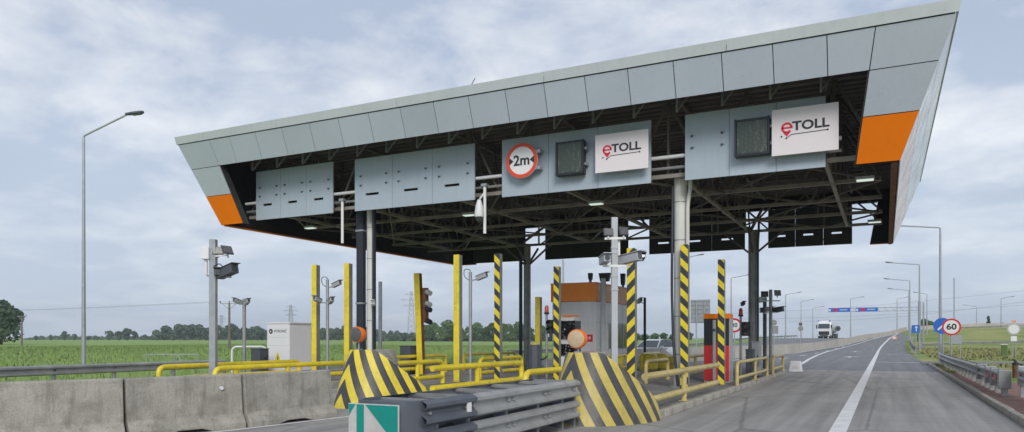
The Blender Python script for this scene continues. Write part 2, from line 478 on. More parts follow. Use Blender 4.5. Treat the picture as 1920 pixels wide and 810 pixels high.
for j in range(len(ys) - 1):
    for i in range(nx - 1):
        g.f.append((j * nx + i, j * nx + i + 1, (j + 1) * nx + i + 1, (j + 1) * nx + i))
tag(g.build('ground', 'grassland', smooth=True), kind='structure')

def asphalt(name, col, streak, patch, rough=.85, joints=False):
    m = bpy.data.materials.new(name); m.use_nodes = True
    t = m.node_tree; b = t.nodes['Principled BSDF']
    v = N(t, 'ShaderNodeTexCoord').outputs['Object']
    sp = N(t, 'ShaderNodeSeparateXYZ'); t.links.new(v, sp.inputs[0])
    f = ramp(t, noise(t, v, 140, 3, .8), [(.25, .72), (.75, 1.28)])
    f1 = ramp(t, noise(t, v, .45, 7, .62), [(.3, 1 - patch), (.7, 1 + patch)])
    st = ramp(t, noise(t, mapping(t, v, scale=(2.2, .07, 1)), 1.0, 6, .62), [(.36, 1 - streak), (.64, 1 + streak)])
    st2 = ramp(t, noise(t, mapping(t, v, scale=(.5, 5, 1), loc=(3, 2, 1)), 1.0, 5, .6), [(.35, 1 - streak * .28), (.65, 1 + streak * .28)])
    c = mixc(t, 1.0, col, f, 'MULTIPLY'); c = mixc(t, 1.0, c, f1, 'MULTIPLY')
    c = mixc(t, 1.0, c, st, 'MULTIPLY'); c = mixc(t, 1.0, c, st2, 'MULTIPLY')
    oil = ramp(t, noise(t, mapping(t, v, scale=(1, .6, 1)), 1.4, 8, .7), [(.62, 0), (.75, 1)])
    c = mixc(t, mathn(t, 'MULTIPLY', oil, .45), c, tuple(x * .45 for x in col))
    cr = N(t, 'ShaderNodeTexVoronoi', feature='DISTANCE_TO_EDGE'); cr.inputs['Scale'].default_value = .22
    t.links.new(mapping(t, v, scale=(1, .55, 1)), cr.inputs['Vector'])
    wob = mathn(t, 'ADD', cr.outputs[0], mathn(t, 'MULTIPLY', noise(t, v, 3, 5), .02))
    crk = ramp(t, wob, [(.012, 1), (.018, 0)])
    c = mixc(t, mathn(t, 'MULTIPLY', crk, .5), c, tuple(x * .35 for x in col))
    t.links.new(c, b.inputs['Base Color'])
    rr = ramp(t, noise(t, mapping(t, v, scale=(1.5, .1, 1)), 1.3, 4), [(.3, rough - .2), (.7, rough + .05)])
    t.links.new(rr, b.inputs['Roughness'])
    bn = N(t, 'ShaderNodeBump'); bn.inputs['Strength'].default_value = .35; bn.inputs['Distance'].default_value = .01
    t.links.new(noise(t, v, 160, 3, .8), bn.inputs['Height']); t.links.new(bn.outputs[0], b.inputs['Normal'])
    MT[name] = m
asphalt('asphalt', (0.185, 0.185, 0.19), .10, .08)
asphalt('slab', (0.30, 0.29, 0.275), .20, .11, .8)

def ribbon(name, m, left, right, y0, y1, dy, dz, mid=1, kind='structure', parent=None):
    mb = MB(); n = 0; y = y0
    stations = list(np.arange(y0, y1, dy)) + [y1]
    for y in stations:
        for k in range(mid + 1):
            x = left(y) + (right(y) - left(y)) * k / mid
            mb.v.append((x, y, hill(x, y) + dz))
    for j in range(len(stations) - 1):
        for k in range(mid):
            a = j * (mid + 1) + k
            mb.f.append((a, a + 1, a + mid + 2, a + mid + 1))
    o = mb.build(name, m, parent)
    if kind: o['kind'] = kind
    return o
road = ribbon('road', 'asphalt', lambda y: -22.3 + shift(y), lambda y: 2.2 + shift(y), -12, 330, 3, 0.0, 8)
ribbon('road_apron', 'slab', lambda y: -22.2, lambda y: 2.195, -11, 39.5, 5, 0.004, 1)
# access road joining from the right
ar = MB(); ar.v = []; pts = [(2.0, 50.5, 55.5), (6, 52.5, 57), (14, 57, 61), (26, 62, 65.5), (45, 66, 69.5), (120, 70, 74)]
for (x, a, b) in pts: ar.v += [(x, a, verge(x, a) - .02), (x, b, verge(x, b) - .02)]
ar.f = [(2 * i, 2 * i + 2, 2 * i + 3, 2 * i + 1) for i in range(len(pts) - 1)]
for i, (x, a, b) in enumerate(pts):
    z = max(hill(x, a), hill(x, b)) + .03; ar.v[2 * i] = (x, a, z); ar.v[2 * i + 1] = (x, b, z)
tag(ar.build('access_road', 'asphalt'), kind='structure')

def paved():
    m = bpy.data.materials.new('pavers'); m.use_nodes = True
    t = m.node_tree; b = t.nodes['Principled BSDF']
    v = N(t, 'ShaderNodeTexCoord').outputs['Object']
    br = N(t, 'ShaderNodeTexBrick'); br.inputs['Scale'].default_value = 1.0
    br.inputs['Brick Width'].default_value = .2; br.inputs['Row Height'].default_value = .1; br.inputs['Mortar Size'].default_value = .006
    br.inputs['Color1'].default_value = (.23, .115, .09, 1); br.inputs['Color2'].default_value = (.31, .17, .135, 1); br.inputs['Mortar'].default_value = (.12, .10, .09, 1)
    t.links.new(v, br.inputs['Vector'])
    f = ramp(t, noise(t, v, 1.3, 7, .65), [(.3, .75), (.7, 1.2)])
    c = mixc(t, 1.0, br.outputs[0], f, 'MULTIPLY')
    t.links.new(c, b.inputs['Base Color']); b.inputs['Roughness'].default_value = .85
    bn = N(t, 'ShaderNodeBump'); bn.inputs['Strength'].default_value = .6; bn.inputs['Distance'].default_value = .008
    t.links.new(br.outputs['Fac'], bn.inputs['Height']); bn.invert = True; t.links.new(bn.outputs[0], b.inputs['Normal'])
    MT['pavers'] = m
paved()
pv = MB().prism([(2.36, -6, 0), (4.1, -6, 0), (4.1, 26, 0), (3.4, 33, 0), (2.36, 36, 0)], (0, 0, .125))
tag(pv.build('pavement', 'pavers'), kind='structure')
kb = MB().box(2.215, 2.345, -6, 49.5, -.04, .03)
kerb = tag(kb.build('kerb', 'concrete'), kind='structure')
st = MB().box(-.07, .07, -.49, .49, 0, .14); stone_me = st.data('kerbstone', 'kerbstone')
for i in range(55):
    s = share(stone_me, 'kerbstone', kerb, (2.28 + random.uniform(-.006, .006), -5.5 + i, random.uniform(-.006, .006)), random.uniform(-.006, .006))
    md = s.modifiers.new('bevel', 'BEVEL'); md.width = .022; md.segments = 2

# painted lines
def line(px, name='lane_line', dz=.009, wd=.22):
    mb = MB(); pts = [Vector((x, y, hill(x, y) + dz)) for x, y in px]
    for i, p in enumerate(pts):
        d = (pts[min(i + 1, len(pts) - 1)] - pts[max(i - 1, 0)]); d.z = 0; d.normalize()
        n = Vector((d.y, -d.x, 0)) * wd / 2
        mb.v += [p - n, p + n]
    mb.v = [tuple(q) for q in mb.v]
    mb.f = [(2 * i, 2 * i + 1, 2 * i + 3, 2 * i + 2) for i in range(len(pts) - 1)]
    return tag(mb.build(name, 'paint'), kind='structure')
line([(-.72, y) for y in range(2, 90, 4)] + [(-.72 + shift(y), y) for y in range(90, 200, 6)], wd=.27)
line([(-3.75, 36.6), (-4.0, 40), (-4.4, 45), (-5.0, 58), (-5.5, 72), (-5.8, 88), (-5.3, 105), (-4.0, 128), (-1.8, 155), (2.4, 190)], wd=.24)
line([(-12.4, 45), (-10.2, 62), (-8.2, 81), (-6.0, 115), (-3.0, 150), (1.6, 185)], wd=.24)
line([(-.5, 53.6), (2.4, 53.6), (3.8, 53.9)], 'cross_line', wd=.4)
line([(-.5, 80), (2.1, 80.2)], 'cross_line', wd=.4)
for i in range(7):
    y = 58 + i * 11; x = -7.0 + i * .32
    line([(x, y), (x + .12, y + 4)], 'lane_dash', wd=.2)
for k, (x, y) in enumerate(((-2.6, 68), (-3.0, 92))):
    line([(x - .5, y), (x + .6, y)], 'road_arrow', wd=.9); line([(x, y - 3), (x, y)], 'road_arrow', wd=.25)
line([(-10.9, 6.0), (-10.04, 9.14), (-9.68, 11.8), (-9.3, 14.0)], wd=.13)
line([(-9.2, 36.5), (-9.6, 60)], wd=.2)
line([(-15.6, 36.5), (-15.6, 60)], wd=.2)

# toll islands
def island(x0, x1, y0, y1, h=.16):
    def outline(i):
        a0, a1, b0, b1 = x0 + i, x1 - i, y0 + i, y1 - i; rr = (a1 - a0) / 2 * .8; o = []
        for cxx, cyy, s in ((a1 - rr, b0 + rr, -90), (a1 - rr, b1 - rr, 0), (a0 + rr, b1 - rr, 90), (a0 + rr, b0 + rr, 180)):
            for k in range(7):
                a = R(s + 15 * k); o.append((cxx + rr * math.cos(a), cyy + rr * math.sin(a), 0))
        return o
    base_ = MB().prism(outline(.13), (0, 0, h - .008))
    root = tag(base_.build('traffic_island', 'islandtop', loc=((x0 + x1) / 2, y0, 0)), kind='structure')
    o = outline(0); inn = outline(.14)
    # curved kerb ends, then single stones along both straight sides
    me = MB()
    rr = (x1 - x0) / 2 * .8
    for a, b in ((0, 6), (7, 13), (14, 20), (21, 27)):
        for k in range(a, b):
            q = MB(); q.prism([o[k], o[k + 1], inn[k + 1], inn[k]], (0, 0, h)).build('kerbstone', 'kerbstone', root, world=True, bevel=.015)
    for a, b in ((27, 0), (13, 14)):
        MB().prism([o[a], o[b], inn[b], inn[a]], (0, 0, h)).build('kerbstone', 'kerbstone', root, world=True, bevel=.015)
    n = int((y1 - y0 - 2 * rr)); L = (y1 - y0 - 2 * rr) / n
    sm = MB().box(-.07, .07, -L / 2 + .006, L / 2 - .006, 0, h).data('kerbstone', 'kerbstone')
    for i in range(n):
        for xx in (x0 + .07, x1 - .07):
            s = share(sm, 'kerbstone', root, (xx - (x0 + x1) / 2 + random.uniform(-.008, .008), rr + L * (i + .5), random.uniform(-.008, .006)))
            md = s.modifiers.new('bevel', 'BEVEL'); md.width = .02; md.segments = 2
    return root
ISL = .16
island(-7.0, -3.93, 13.35, 36.2)
island(-12.75, -9.45, 14.1, 37)
island(-19.3, -16.3, 13.6, 37)
island(-24.2, -22.4, 19.8, 37)

# grass blades (nobody could count them)
def blades(name, n, xr, yr, h0, h1, m, label, cat, keep=None, wid=.02):
    x = rng.uniform(*xr, n); y = yr[0] + (yr[1] - yr[0]) * rng.random(n) ** 1.6
    if keep is not None:
        k = keep(x, y); x = x[k]; y = y[k]
    n = len(x)
    z = np.array([hill(a, b) - .05 + verge(a, b) for a, b in zip(x, y)])
    cl_ = .6 + .5 * np.sin(x * .7 + 1.3 * np.sin(y * .5)) * np.sin(y * .9)
    h = rng.uniform(h0, h1, n) * np.clip(cl_, .7, 1.1); a = rng.uniform(0, math.pi, n); le = rng.normal(0, .3, (n, 2)) * h[:, None]
    wd = wid * (1 + np.hypot(x, y) / 25)
    co = np.empty((n, 3, 3), np.float32)
    co[:, 0] = np.stack([x - np.cos(a) * wd, y - np.sin(a) * wd, z], 1)
    co[:, 1] = np.stack([x + np.cos(a) * wd, y + np.sin(a) * wd, z], 1)
    co[:, 2] = np.stack([x + le[:, 0], y + le[:, 1], z + h], 1)
    me = bpy.data.meshes.new(name)
    me.vertices.add(n * 3); me.loops.add(n * 3); me.polygons.add(n)
    me.vertices.foreach_set('co', co.ravel()); me.loops.foreach_set('vertex_index', np.arange(n * 3, dtype=np.int32))
    me.polygons.foreach_set('loop_start', np.arange(0, n * 3, 3, dtype=np.int32))
    me.update(); me.materials.append(MT[m])
    o = bpy.data.objects.new(name, me); COL.objects.link(o)
    return tag(o, label, cat, kind='stuff')
def grassm(name, a, b, c3):
    m = bpy.data.materials.new(name); m.use_nodes = True
    t = m.node_tree; bs = t.nodes['Principled BSDF']; v = N(t, 'ShaderNodeTexCoord').outputs['Object']
    c = mixc(t, ramp(t, noise(t, v, .5, 5, .6), [(.35, 0), (.65, 1)]), a, b)
    c = mixc(t, ramp(t, noise(t, v, 3.5, 3, .6), [(.55, 0), (.7, 1)]), c, c3)
    t.links.new(c, bs.inputs['Base Color']); bs.inputs['Roughness'].default_value = .8
    gm = N(t, 'ShaderNodeNewGeometry'); va = N(t, 'ShaderNodeVectorMath', operation='ADD'); vm = N(t, 'ShaderNodeVectorMath', operation='NORMALIZE')
    t.links.new(gm.outputs['Normal'], va.inputs[0]); va.inputs[1].default_value = (0, 0, 4.5); t.links.new(va.outputs[0], vm.inputs[0]); t.links.new(vm.outputs[0], bs.inputs['Normal']); bs.inputs['Specular IOR Level'].default_value = .15
    MT[name] = m
grassm('crop', (0.23, 0.40, 0.085), (0.31, 0.47, 0.12), (0.46, 0.50, 0.20))
grassm('drygrass', (0.48, 0.45, 0.19), (0.36, 0.41, 0.13), (0.56, 0.51, 0.26))
blades('field_grass', 75000, (-140, -24.5), (10, 130), .12, .36, 'crop', 'green grass of the field beyond the left guardrail', 'grass', wid=.007)
blades('verge_grass', 60000, (3.3, 60), (20, 110), .06, .20, 'drygrass', 'dry yellowish grass on the verge right of the road', 'grass',
       keep=lambda x, y: ~((y > 48) & (y < 50.5 + x * .32 + 8) & (y > 48 + x * .2)) & ((x > 4.2) | (y > 34)), wid=.02)
blades('verge_grass', 5000, (2.36, 3.4), (33, 49), .08, .25, 'drygrass', 'dry grass strip between the kerb and the right guardrail', 'grass', wid=.02)

# ================================================================== TOLL CANOPY
ZB, ZT = 5.84, 8.74
def yf(z): return 20.0 - (z - ZB) / 3.2 * 1.2
def yr(z): return 37.6 + (z - ZB) / 3.2 * 1.2
def xl(z): return -22.4 - (z - ZB) / 3.2 * 1.14
def xr(z): return 0.32 + (z - ZB) / 3.2 * 1.2
def xil(z): return -21.28 - (z - ZB) / 3.2 * .58
def xir(z): return -.65 + (z - ZB) / 3.2 * .5
ROWZ = [ZB, 6.88, 7.86, ZT]
can = thing('toll_canopy', 'large grey toll plaza canopy with slanted fascia panels and orange corners on columns', 'canopy', (-10.9, 28.5, 0))
GAP = .011
def quad_panel(name, m, corners, th, parent=can, bevel=0):
    c = [Vector(p) for p in corners]; ce = sum(c, Vector()) / 4
    n = (c[1] - c[0]).cross(c[3] - c[0]).normalized()
    cc = []
    for i in range(4):
        a, b = (c[i - 1] - c[i]).normalized(), (c[(i + 1) % 4] - c[i]).normalized()
        cc.append(c[i] + (a + b) * GAP)
    o = MB().prism(cc, n * -th).build(name, m, parent, world=True)
    return o
def face_front(x0, x1, z0, z1): return [(x0(z0), yf(z0), z0), (x1(z0), yf(z0), z0), (x1(z1), yf(z1), z1), (x0(z1), yf(z1), z1)]
def face_rear(x0, x1, z0, z1): return [(x1(z0), yr(z0), z0), (x0(z0), yr(z0), z0), (x0(z1), yr(z1), z1), (x1(z1), yr(z1), z1)]
K = lambda v: (lambda z: v)
joints = [-20.78] + [-19.55 + 1.2213 * i for i in range(16)]
ends = [xil] + [K(v) for v in joints] + [xir]
for fn in (face_front, face_rear):
    for a, b in zip(ends[:-1], ends[1:]):
        quad_panel('fascia_panel', 'fascia', fn(a, b, 7.86, ZT), .03)
    for r in range(3):
        m = 'orange' if r == 0 else 'fascia'
        quad_panel('fascia_panel', m, fn(xl, xil, ROWZ[r], ROWZ[r + 1]), .03)
        quad_panel('fascia_panel', m, fn(xir, xr, ROWZ[r], ROWZ[r + 1]), .03)
NSD = 8
for s in range(NSD):
    ya = lambda z, s=s: yf(z) + (yr(z) - yf(z)) * s / NSD
    yb_ = lambda z, s=s: yf(z) + (yr(z) - yf(z)) * (s + 1) / NSD
    for r in range(3):
        z0, z1 = ROWZ[r], ROWZ[r + 1]; m = 'orange' if r == 0 else 'fascia_side'
        quad_panel('fascia_panel', 'side_sheen' if r == 0 else m, [(xr(z0), ya(z0), z0), (xr(z0), yb_(z0), z0), (xr(z1), yb_(z1), z1), (xr(z1), ya(z1), z1)], .03)
        quad_panel('fascia_panel', m, [(xl(z0), yb_(z0), z0), (xl(z0), ya(z0), z0), (xl(z1), ya(z1), z1), (xl(z1), yb_(z1), z1)], .03)
# inner liners behind the panels
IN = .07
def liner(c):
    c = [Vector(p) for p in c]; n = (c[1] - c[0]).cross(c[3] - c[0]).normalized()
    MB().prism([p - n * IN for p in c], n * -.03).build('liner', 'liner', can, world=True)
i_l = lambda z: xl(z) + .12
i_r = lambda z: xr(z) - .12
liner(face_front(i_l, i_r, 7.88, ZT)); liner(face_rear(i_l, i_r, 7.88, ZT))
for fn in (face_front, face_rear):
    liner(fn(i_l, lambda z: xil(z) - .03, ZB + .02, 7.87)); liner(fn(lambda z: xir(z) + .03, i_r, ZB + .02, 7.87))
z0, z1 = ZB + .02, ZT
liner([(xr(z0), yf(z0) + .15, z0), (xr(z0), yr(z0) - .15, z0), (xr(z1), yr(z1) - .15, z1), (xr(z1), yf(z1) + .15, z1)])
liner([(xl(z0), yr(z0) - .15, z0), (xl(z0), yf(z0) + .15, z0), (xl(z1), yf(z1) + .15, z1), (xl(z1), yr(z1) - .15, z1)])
# bottom trims and reveal strips of the openings
MB().box(xr(ZB) - .20, xr(ZB) - .05, 20.1, 37.5, ZB - .03, ZB + .01).build('bottom_trim', 'rust', can, world=True)
MB().box(xl(ZB) + .05, xl(ZB) + .20, 20.1, 37.5, ZB - .03, ZB + .01).build('bottom_trim', 'orange', can, world=True)
for fx, s in ((xil, 1), (xir, -1)):
    MB().prism([(fx(ZB), yf(ZB) + .02, ZB), (fx(7.86), yf(7.86) + .02, 7.86), (fx(7.86), yf(7.86) + .3, 7.86), (fx(ZB), yf(ZB) + .3, ZB)], (.03 * s, 0, 0)).build('reveal', 'signback', can, world=True)
# roof cap and roof sheet
def ring(z, e): return [(xl(z) - e, yf(z) - e, z), (xr(z) + e, yf(z) - e, z), (xr(z) + e, yr(z) + e, z), (xl(z) - e, yr(z) + e, z)]
ca = ring(ZT + .012, .03); cb = [(x, y, 9.02) for x, y, z in ring(8.97, .0)]
for i, nm in enumerate(('front', 'right', 'rear', 'left')):
    j = (i + 1) % 4
    nseg = 5 if i % 2 == 0 else 3
    for k in range(nseg):
        f0, f1 = k / nseg, (k + 1) / nseg - .0006
        p = [Vector(ca[i]).lerp(Vector(ca[j]), f0), Vector(ca[i]).lerp(Vector(ca[j]), f1), Vector(cb[i]).lerp(Vector(cb[j]), f1), Vector(cb[i]).lerp(Vector(cb[j]), f0)]
        n = (p[1] - p[0]).cross(p[3] - p[0]).normalized()
        MB().prism(p, n * -.05).build('roof_edge', 'cap', can, world=True)
MB().box(-23.4, 1.4, 18.85, 38.7, 8.90, 8.96).build('roof', 'cap', can, world=True)
MB().cyl((-10.9, 18.9, 9.0), (-10.75, 18.9, 9.22), .012, 6).build('lightning_rod', 'steel_dark', can, world=True)
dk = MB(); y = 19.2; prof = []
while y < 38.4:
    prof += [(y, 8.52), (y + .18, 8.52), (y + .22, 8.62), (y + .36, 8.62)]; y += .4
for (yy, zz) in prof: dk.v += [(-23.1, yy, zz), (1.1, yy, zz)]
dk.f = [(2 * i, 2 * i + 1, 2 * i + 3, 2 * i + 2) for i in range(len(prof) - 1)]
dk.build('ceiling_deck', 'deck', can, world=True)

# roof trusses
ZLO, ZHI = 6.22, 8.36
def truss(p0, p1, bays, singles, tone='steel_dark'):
    p0, p1 = Vector(p0), Vector(p1)
    ch = MB().bar((p0.x, p0.y, ZLO), (p1.x, p1.y, ZLO), .11)
    t = ch.build('truss', 'steel_chord', can, world=True)
    MB().bar((p0.x, p0.y, ZHI), (p1.x, p1.y, ZHI), .12).build('top_chord', tone, t, world=True)
    grp = MB()
    for i in range(bays):
        a = p0.lerp(p1, i / bays); b = p0.lerp(p1, (i + .5) / bays); c = p0.lerp(p1, (i + 1) / bays)
        for q in (((a.x, a.y, ZLO), (b.x, b.y, ZHI)), ((b.x, b.y, ZHI), (c.x, c.y, ZLO)), ((b.x, b.y, ZLO), (b.x, b.y, ZHI))):
            if singles: MB().bar(q[0], q[1], .065).build('brace', tone, t, world=True)
            else: grp.bar(q[0], q[1], .065)
    if not singles: tag(grp.build('bracing', tone, t, world=True), kind='stuff')
for k, yy in enumerate((20.95, 24.0, 27.1, 30.2, 33.4)):
    truss((-21.9, yy, 0), (-.1, yy, 0), 10 if k < 3 else 5, k < 2)
for xx in (-20.3, -16.5, -12.7, -8.9, -5.25, -1.4):
    truss((xx, 21.05, 0), (xx, 33.35, 0), 5, xx == -5.25)
    MB().bar((xx, 33.4, ZLO), (xx, 37.4, 7.95), .10).build('rear_strut', 'steel_chord', can, world=True); MB().bar((xx, 33.4, ZHI), (xx, 37.9, ZHI), .12).build('rear_strut', 'steel_dark', can, world=True)
lb = MB()
for i in range(10):
    for j in range(4):
        xa, xb = -21.9 + 2.18 * i, -21.9 + 2.18 * (i + 1); ya, yb2 = 20.95 + 3.13 * j, 20.95 + 3.13 * (j + 1)
        if (i + j) % 2: lb.bar((xa, ya, ZLO - .02), (xb, yb2, ZLO - .02), .055)
        else: lb.bar((xb, ya, ZLO - .02), (xa, yb2, ZLO - .02), .055)
        if j < 3: lb.bar((xa, ya, ZLO), (xa + 1.09, ya + 1.56, ZHI), .05)
        if j < 2: lb.bar((xb, ya, ZLO), (xb - 1.09, ya + 1.56, ZHI), .05)
tag(lb.build('lower_bracing', 'steel_dark', can, world=True), kind='stuff')
for xx in np.arange(-21, -.4, 1.222):
    MB().bar((xx, 20.2, 7.8), (xx, 20.2, 8.6), .06).build('hanger', 'galv_old', can, world=True)
    MB().bar((xx, 20.25, 7.85), (xx + .45, 20.5, 8.55), .05).build('hanger', 'galv_old', can, world=True)
MB().cyl((-21.9, 20.74, 6.72), (-1.0, 20.74, 6.72), .055, 10).build('sign_beam', 'white', can, world=True, smooth=True)
MB().cyl((-21.9, 20.8, 6.42), (-1.0, 20.8, 6.42), .045, 8).build('sign_beam', 'galv_old', can, world=True, smooth=True)

def column(x, y, r, m, front):
    c = MB().cyl((x, y, ISL - .02), (x, y, 6.2), r, 20).build('column', m, can, smooth=True, world=True)
    MB().cyl((x, y, ISL - .01), (x, y, ISL + .04), r + .14, 20).build('base_plate', 'galv_old', c, world=True)
    for z in (1.1, 2.2, 3.3, 4.4, 5.5):
        MB().cyl((x, y, z), (x, y, z + .03), r + .006, 20).build('clamp', 'galv_old', c, world=True, smooth=True)
    for a in range(0 if front else 4):
        dx, dy = ((1, 0), (-1, 0), (0, 1), (0, -1))[a]
        MB().bar((x + dx * r * .9, y + dy * r * .9, 5.3), (x + dx * 1.3, y + dy * 1.3, ZLO), .08).build('knee_brace', 'steel_dark', c, world=True)
    return c
c1 = column(-5.3, 21.35, .185, 'column', True)
MB().tube(fillet([(-5.5, 21.25, 6.0), (-5.52, 21.2, 3.0), (-5.46, 21.15, 1.4), (-5.32, 21.12, ISL + .02)], .5, 6), .04, 8).build('cable', 'cable', c1, smooth=True, world=True)
MB().tube(fillet([(-4.98, 21.2, 6.1), (-4.98, 21.2, 5.9), (-5.06, 21.2, 5.4), (-5.06, 21.2, ISL)], .2, 5), .055, 10).build('downpipe', 'column', c1, smooth=True, world=True)
c2 = column(-16.42, 21.35, .15, 'column', True)
MB().box(-16.95, -16.66, 21.2, 21.36, ISL, 6.2).build('cable_tray', 'cable', c2, world=True)
for q in range(5):
    MB().cyl((-16.92 + q * .058, 21.19, ISL), (-16.92 + q * .058, 21.19, 6.2), .026, 8).build('cable', 'cable', c2, world=True, smooth=True)
MB().box(-16.26, -16.18, 21.2, 21.32, ISL, 6.2).build('cable_tray', 'cable', c2, world=True)
for z in (2.8, 5.4): MB().box(-16.97, -16.64, 21.15, 21.40, z, z + .06).build('clamp', 'galv', c2, world=True)
c3 = column(-5.13, 33.4, .20, 'galv_old', False)
MB().tube(fillet([(-4.86, 33.2, 6.6), (-4.86, 33.2, 6.2), (-4.90, 33.2, 5.6), (-4.90, 33.2, ISL)], .2, 5), .05, 8).build('downpipe', 'darkgrey', c3, world=True, smooth=True)
c4 = column(-16.1, 33.6, .18, 'galv_old', False)
MB().box(-16.46, -16.34, 33.4, 33.55, ISL, 6.4).build('cable_tray', 'cable', c4, world=True)

# ------------------------------------------------------------------ overhead sign panels
def sign_panel(label, x0, x1, z0, z1, y, m, mods, slots, bolts, group, back=False):
    root = thing('overhead_sign_panel', label, 'sign panel', ((x0 + x1) / 2, y, z0), 0, group)
    wd = (x1 - x0) / mods; h = z1 - z0
    for i in range(mods):
        a = -(x1 - x0) / 2 + wd * i + .006; b = a + wd - .012; sz = h * .30; cxm = (a + b) / 2
        mb = MB()
        if i in slots:
            sa, sb, sc_, sd_ = cxm - .26 * wd * .8, cxm + .26 * wd * .55, sz - .04, sz + .045
            mb.box(a, b, 0, .05, 0, sc_).box(a, sa, 0, .05, sc_, sd_).box(sb, b, 0, .05, sc_, sd_).box(a, b, 0, .05, sd_, h)
        else: mb.box(a, b, 0, .05, 0, h)
        p = mb.build('panel', m, root)
        if i in bolts:
            for bx in (.16, .84):
                for bz in (.48, .66):
                    MB().cyl((a + bx * (b - a), -.03, h * bz), (a + bx * (b - a), .0, h * bz), .035, 8).build('bracket', 'darkgrey', p)
                    MB().cyl((a + bx * (b - a) + .05, -.02, h * bz + .012), (a + bx * (b - a) + .05, .0, h * bz + .012), .022, 6).build('bracket', 'galv_old', p)
    fr = MB()
    for zz in (.25, h * .5, h - .25): fr.box(-(x1 - x0) / 2 + .05, (x1 - x0) / 2 - .05, .055, .12, zz, zz + .07)
    fr.build('back_frame', 'signback' if back else 'galv_old', root)
    return root
PY = 20.6
fs = PY / 25
def fz(v): return 1.6 + (v - 1.6) * fs
FG = 'grey sign panels hung under the front of the canopy'
sign_panel('narrow grey-blue sign panel with three slots, nearest the left orange corner', -25.77 * fs, -21.27 * fs, fz(6.98), fz(9.19), PY, 'signblue', 3, (0, 1, 2), (0, 1, 2), FG)
sign_panel('wide grey-blue sign panel with three slots, left of the 2 m sign panel', -20.09 * fs, -14.24 * fs, fz(6.96), fz(9.15), PY, 'signblue', 3, (0, 1, 2), (0, 1, 2), FG)
sign_panel('wide grey-blue sign panel carrying the round 2 m sign', -13.05 * fs, -7.23 * fs, fz(6.95), fz(9.12), PY, 'signblue', 3, (), (), FG)
sign_panel('grey-blue sign panel nearest the right orange corner, behind the eTOLL board', -6.06 * fs, -1.66 * fs, fz(6.93), fz(9.14), PY, 'signblue', 3, (), (0,), FG)
RG = 'dark backs of the sign panels under the rear of the canopy'
RY = 36.95
for (pa, pb, lab, sl) in ((887, 985, 'dark back of the leftmost rear sign panel, left of the rear column', ()), (1022, 1178, 'dark back of the rear sign panel above the toll booth', ()),
                      (1217, 1397, 'dark slotted back of the rear sign panel between the two right columns', (0, 1, 2)), (1440, 1598, 'dark slotted back of the rightmost rear sign panel', (0, 1, 2))):
    sign_panel(lab, xat(pa, RY), xat(pb, RY), 5.86, 7.66, RY, 'signback', 3, sl, (), RG, True)

# boards and signs mounted on the panels
def toll_board(label, corners):
    (ax, ay), (bx, by) = corners
    y = 20.28
    p = onY(ax, ay, y); q = onY(bx, by, y)
    W, Hh = q[0] - p[0], p[2] - q[2]
    root = thing('toll_board', label, 'sign', ((p[0] + q[0]) / 2, y, q[2]), 0, 'white eTOLL boards')
    MB().box(-W / 2, W / 2, 0, .06, 0, Hh).build('board', 'board_white', root, bevel=.006)
    for xx in (-W * .3, W * .3): MB().box(xx - .03, xx + .03, .062, .318, .1, Hh - .1).build('mount', 'galv_old', root)
    zc_ = Hh * .56; u = W / 2.1
    lettering('lettering', 'TOLL', .42 * u, 'ink', root, (.19 * u, -.004, zc_ + .05 * u), bold=.012 * u, sx=1.14)
    lg = MB(); ex, ez, er = -.56 * u, zc_ + .03 * u, .185 * u
    ellipse_ring(lg, ex, ez, -.010, -.001, er * .62, er, 30, R(0), R(318))
    lg.box(ex - er * .85, ex + er * .98, -.010, -.001, ez - .028 * u, ez + .028 * u)
    lg.prism([(ex - er * .72, -.001, ez - er * .70), (ex - er * .02, -.001, ez - er * 1.62), (ex + er * .66, -.001, ez - er * .76), (ex, -.001, ez - er * .92)], (0, -.009, 0))
    lg.build('logo', 'logored', root)
    ul = MB(); pz = zc_ - .30 * u
    pl = [(ex - .17 * u, pz + .05 * u), (ex - .02 * u, pz - .02 * u), (ex + .14 * u, pz + .09 * u), (.72 * u, pz + .12 * u)]
    for i in range(len(pl) - 1):
        if i == 0: continue
        ul.bar((pl[i][0], -.006, pl[i][1]), (pl[i + 1][0], -.006, pl[i + 1][1]), .008, .022 * u, up=(0, 0, 1))
    for k in (0, 1, 3): ul.cyl((pl[k][0], -.002, pl[k][1]), (pl[k][0], -.010, pl[k][1]), .030 * u, 12)
    ul.build('underline', 'ink', root)
toll_board('white eTOLL board on the panel with the round 2 m sign', ((1116, 254), (1215.5, 314.5)))
toll_board('white eTOLL board on the rightmost front sign panel', ((1447, 207), (1572.5, 280)))
def display(label, pa, pb):
    y = 20.3; p = onY(*pa, y); q = onY(*pb, y); W, Hh = q[0] - p[0], p[2] - q[2]
    root = thing('lane_signal', label, 'lane signal', ((p[0] + q[0]) / 2, y, q[2]), 0, 'dark square lane signals')
    MB().box(-W / 2, W / 2, .02, .22, 0, Hh).build('housing', 'screenframe', root, bevel=.015)
    MB().box(-W / 2 + .07, W / 2 - .07, 0, .018, .07, Hh - .07).build('screen', 'screen', root)
    for zz in (.06, Hh - .02): MB().box(-W / 2, W / 2, -.02, .02, zz - .05, zz).build('frame_bar', 'screenframe', root)
    for xx in (-W / 2 + .025, W / 2 - .025): MB().box(xx - .025, xx + .025, -.021, .019, .01, Hh).build('frame_bar', 'screenframe', root)
    for zz in (Hh * .3, Hh * .75): MB().box(W / 2, W / 2 + .06, .08, .3, zz - .04, zz + .04).build('hinge', 'galv', root)
display('dark square signal box between the 2 m sign and the eTOLL board', (1042, 267), (1094, 325))
display('dark square signal box with white scratches left of the right eTOLL board', (1377, 225), (1443, 288))
p = onY(978, 301, 20.3)
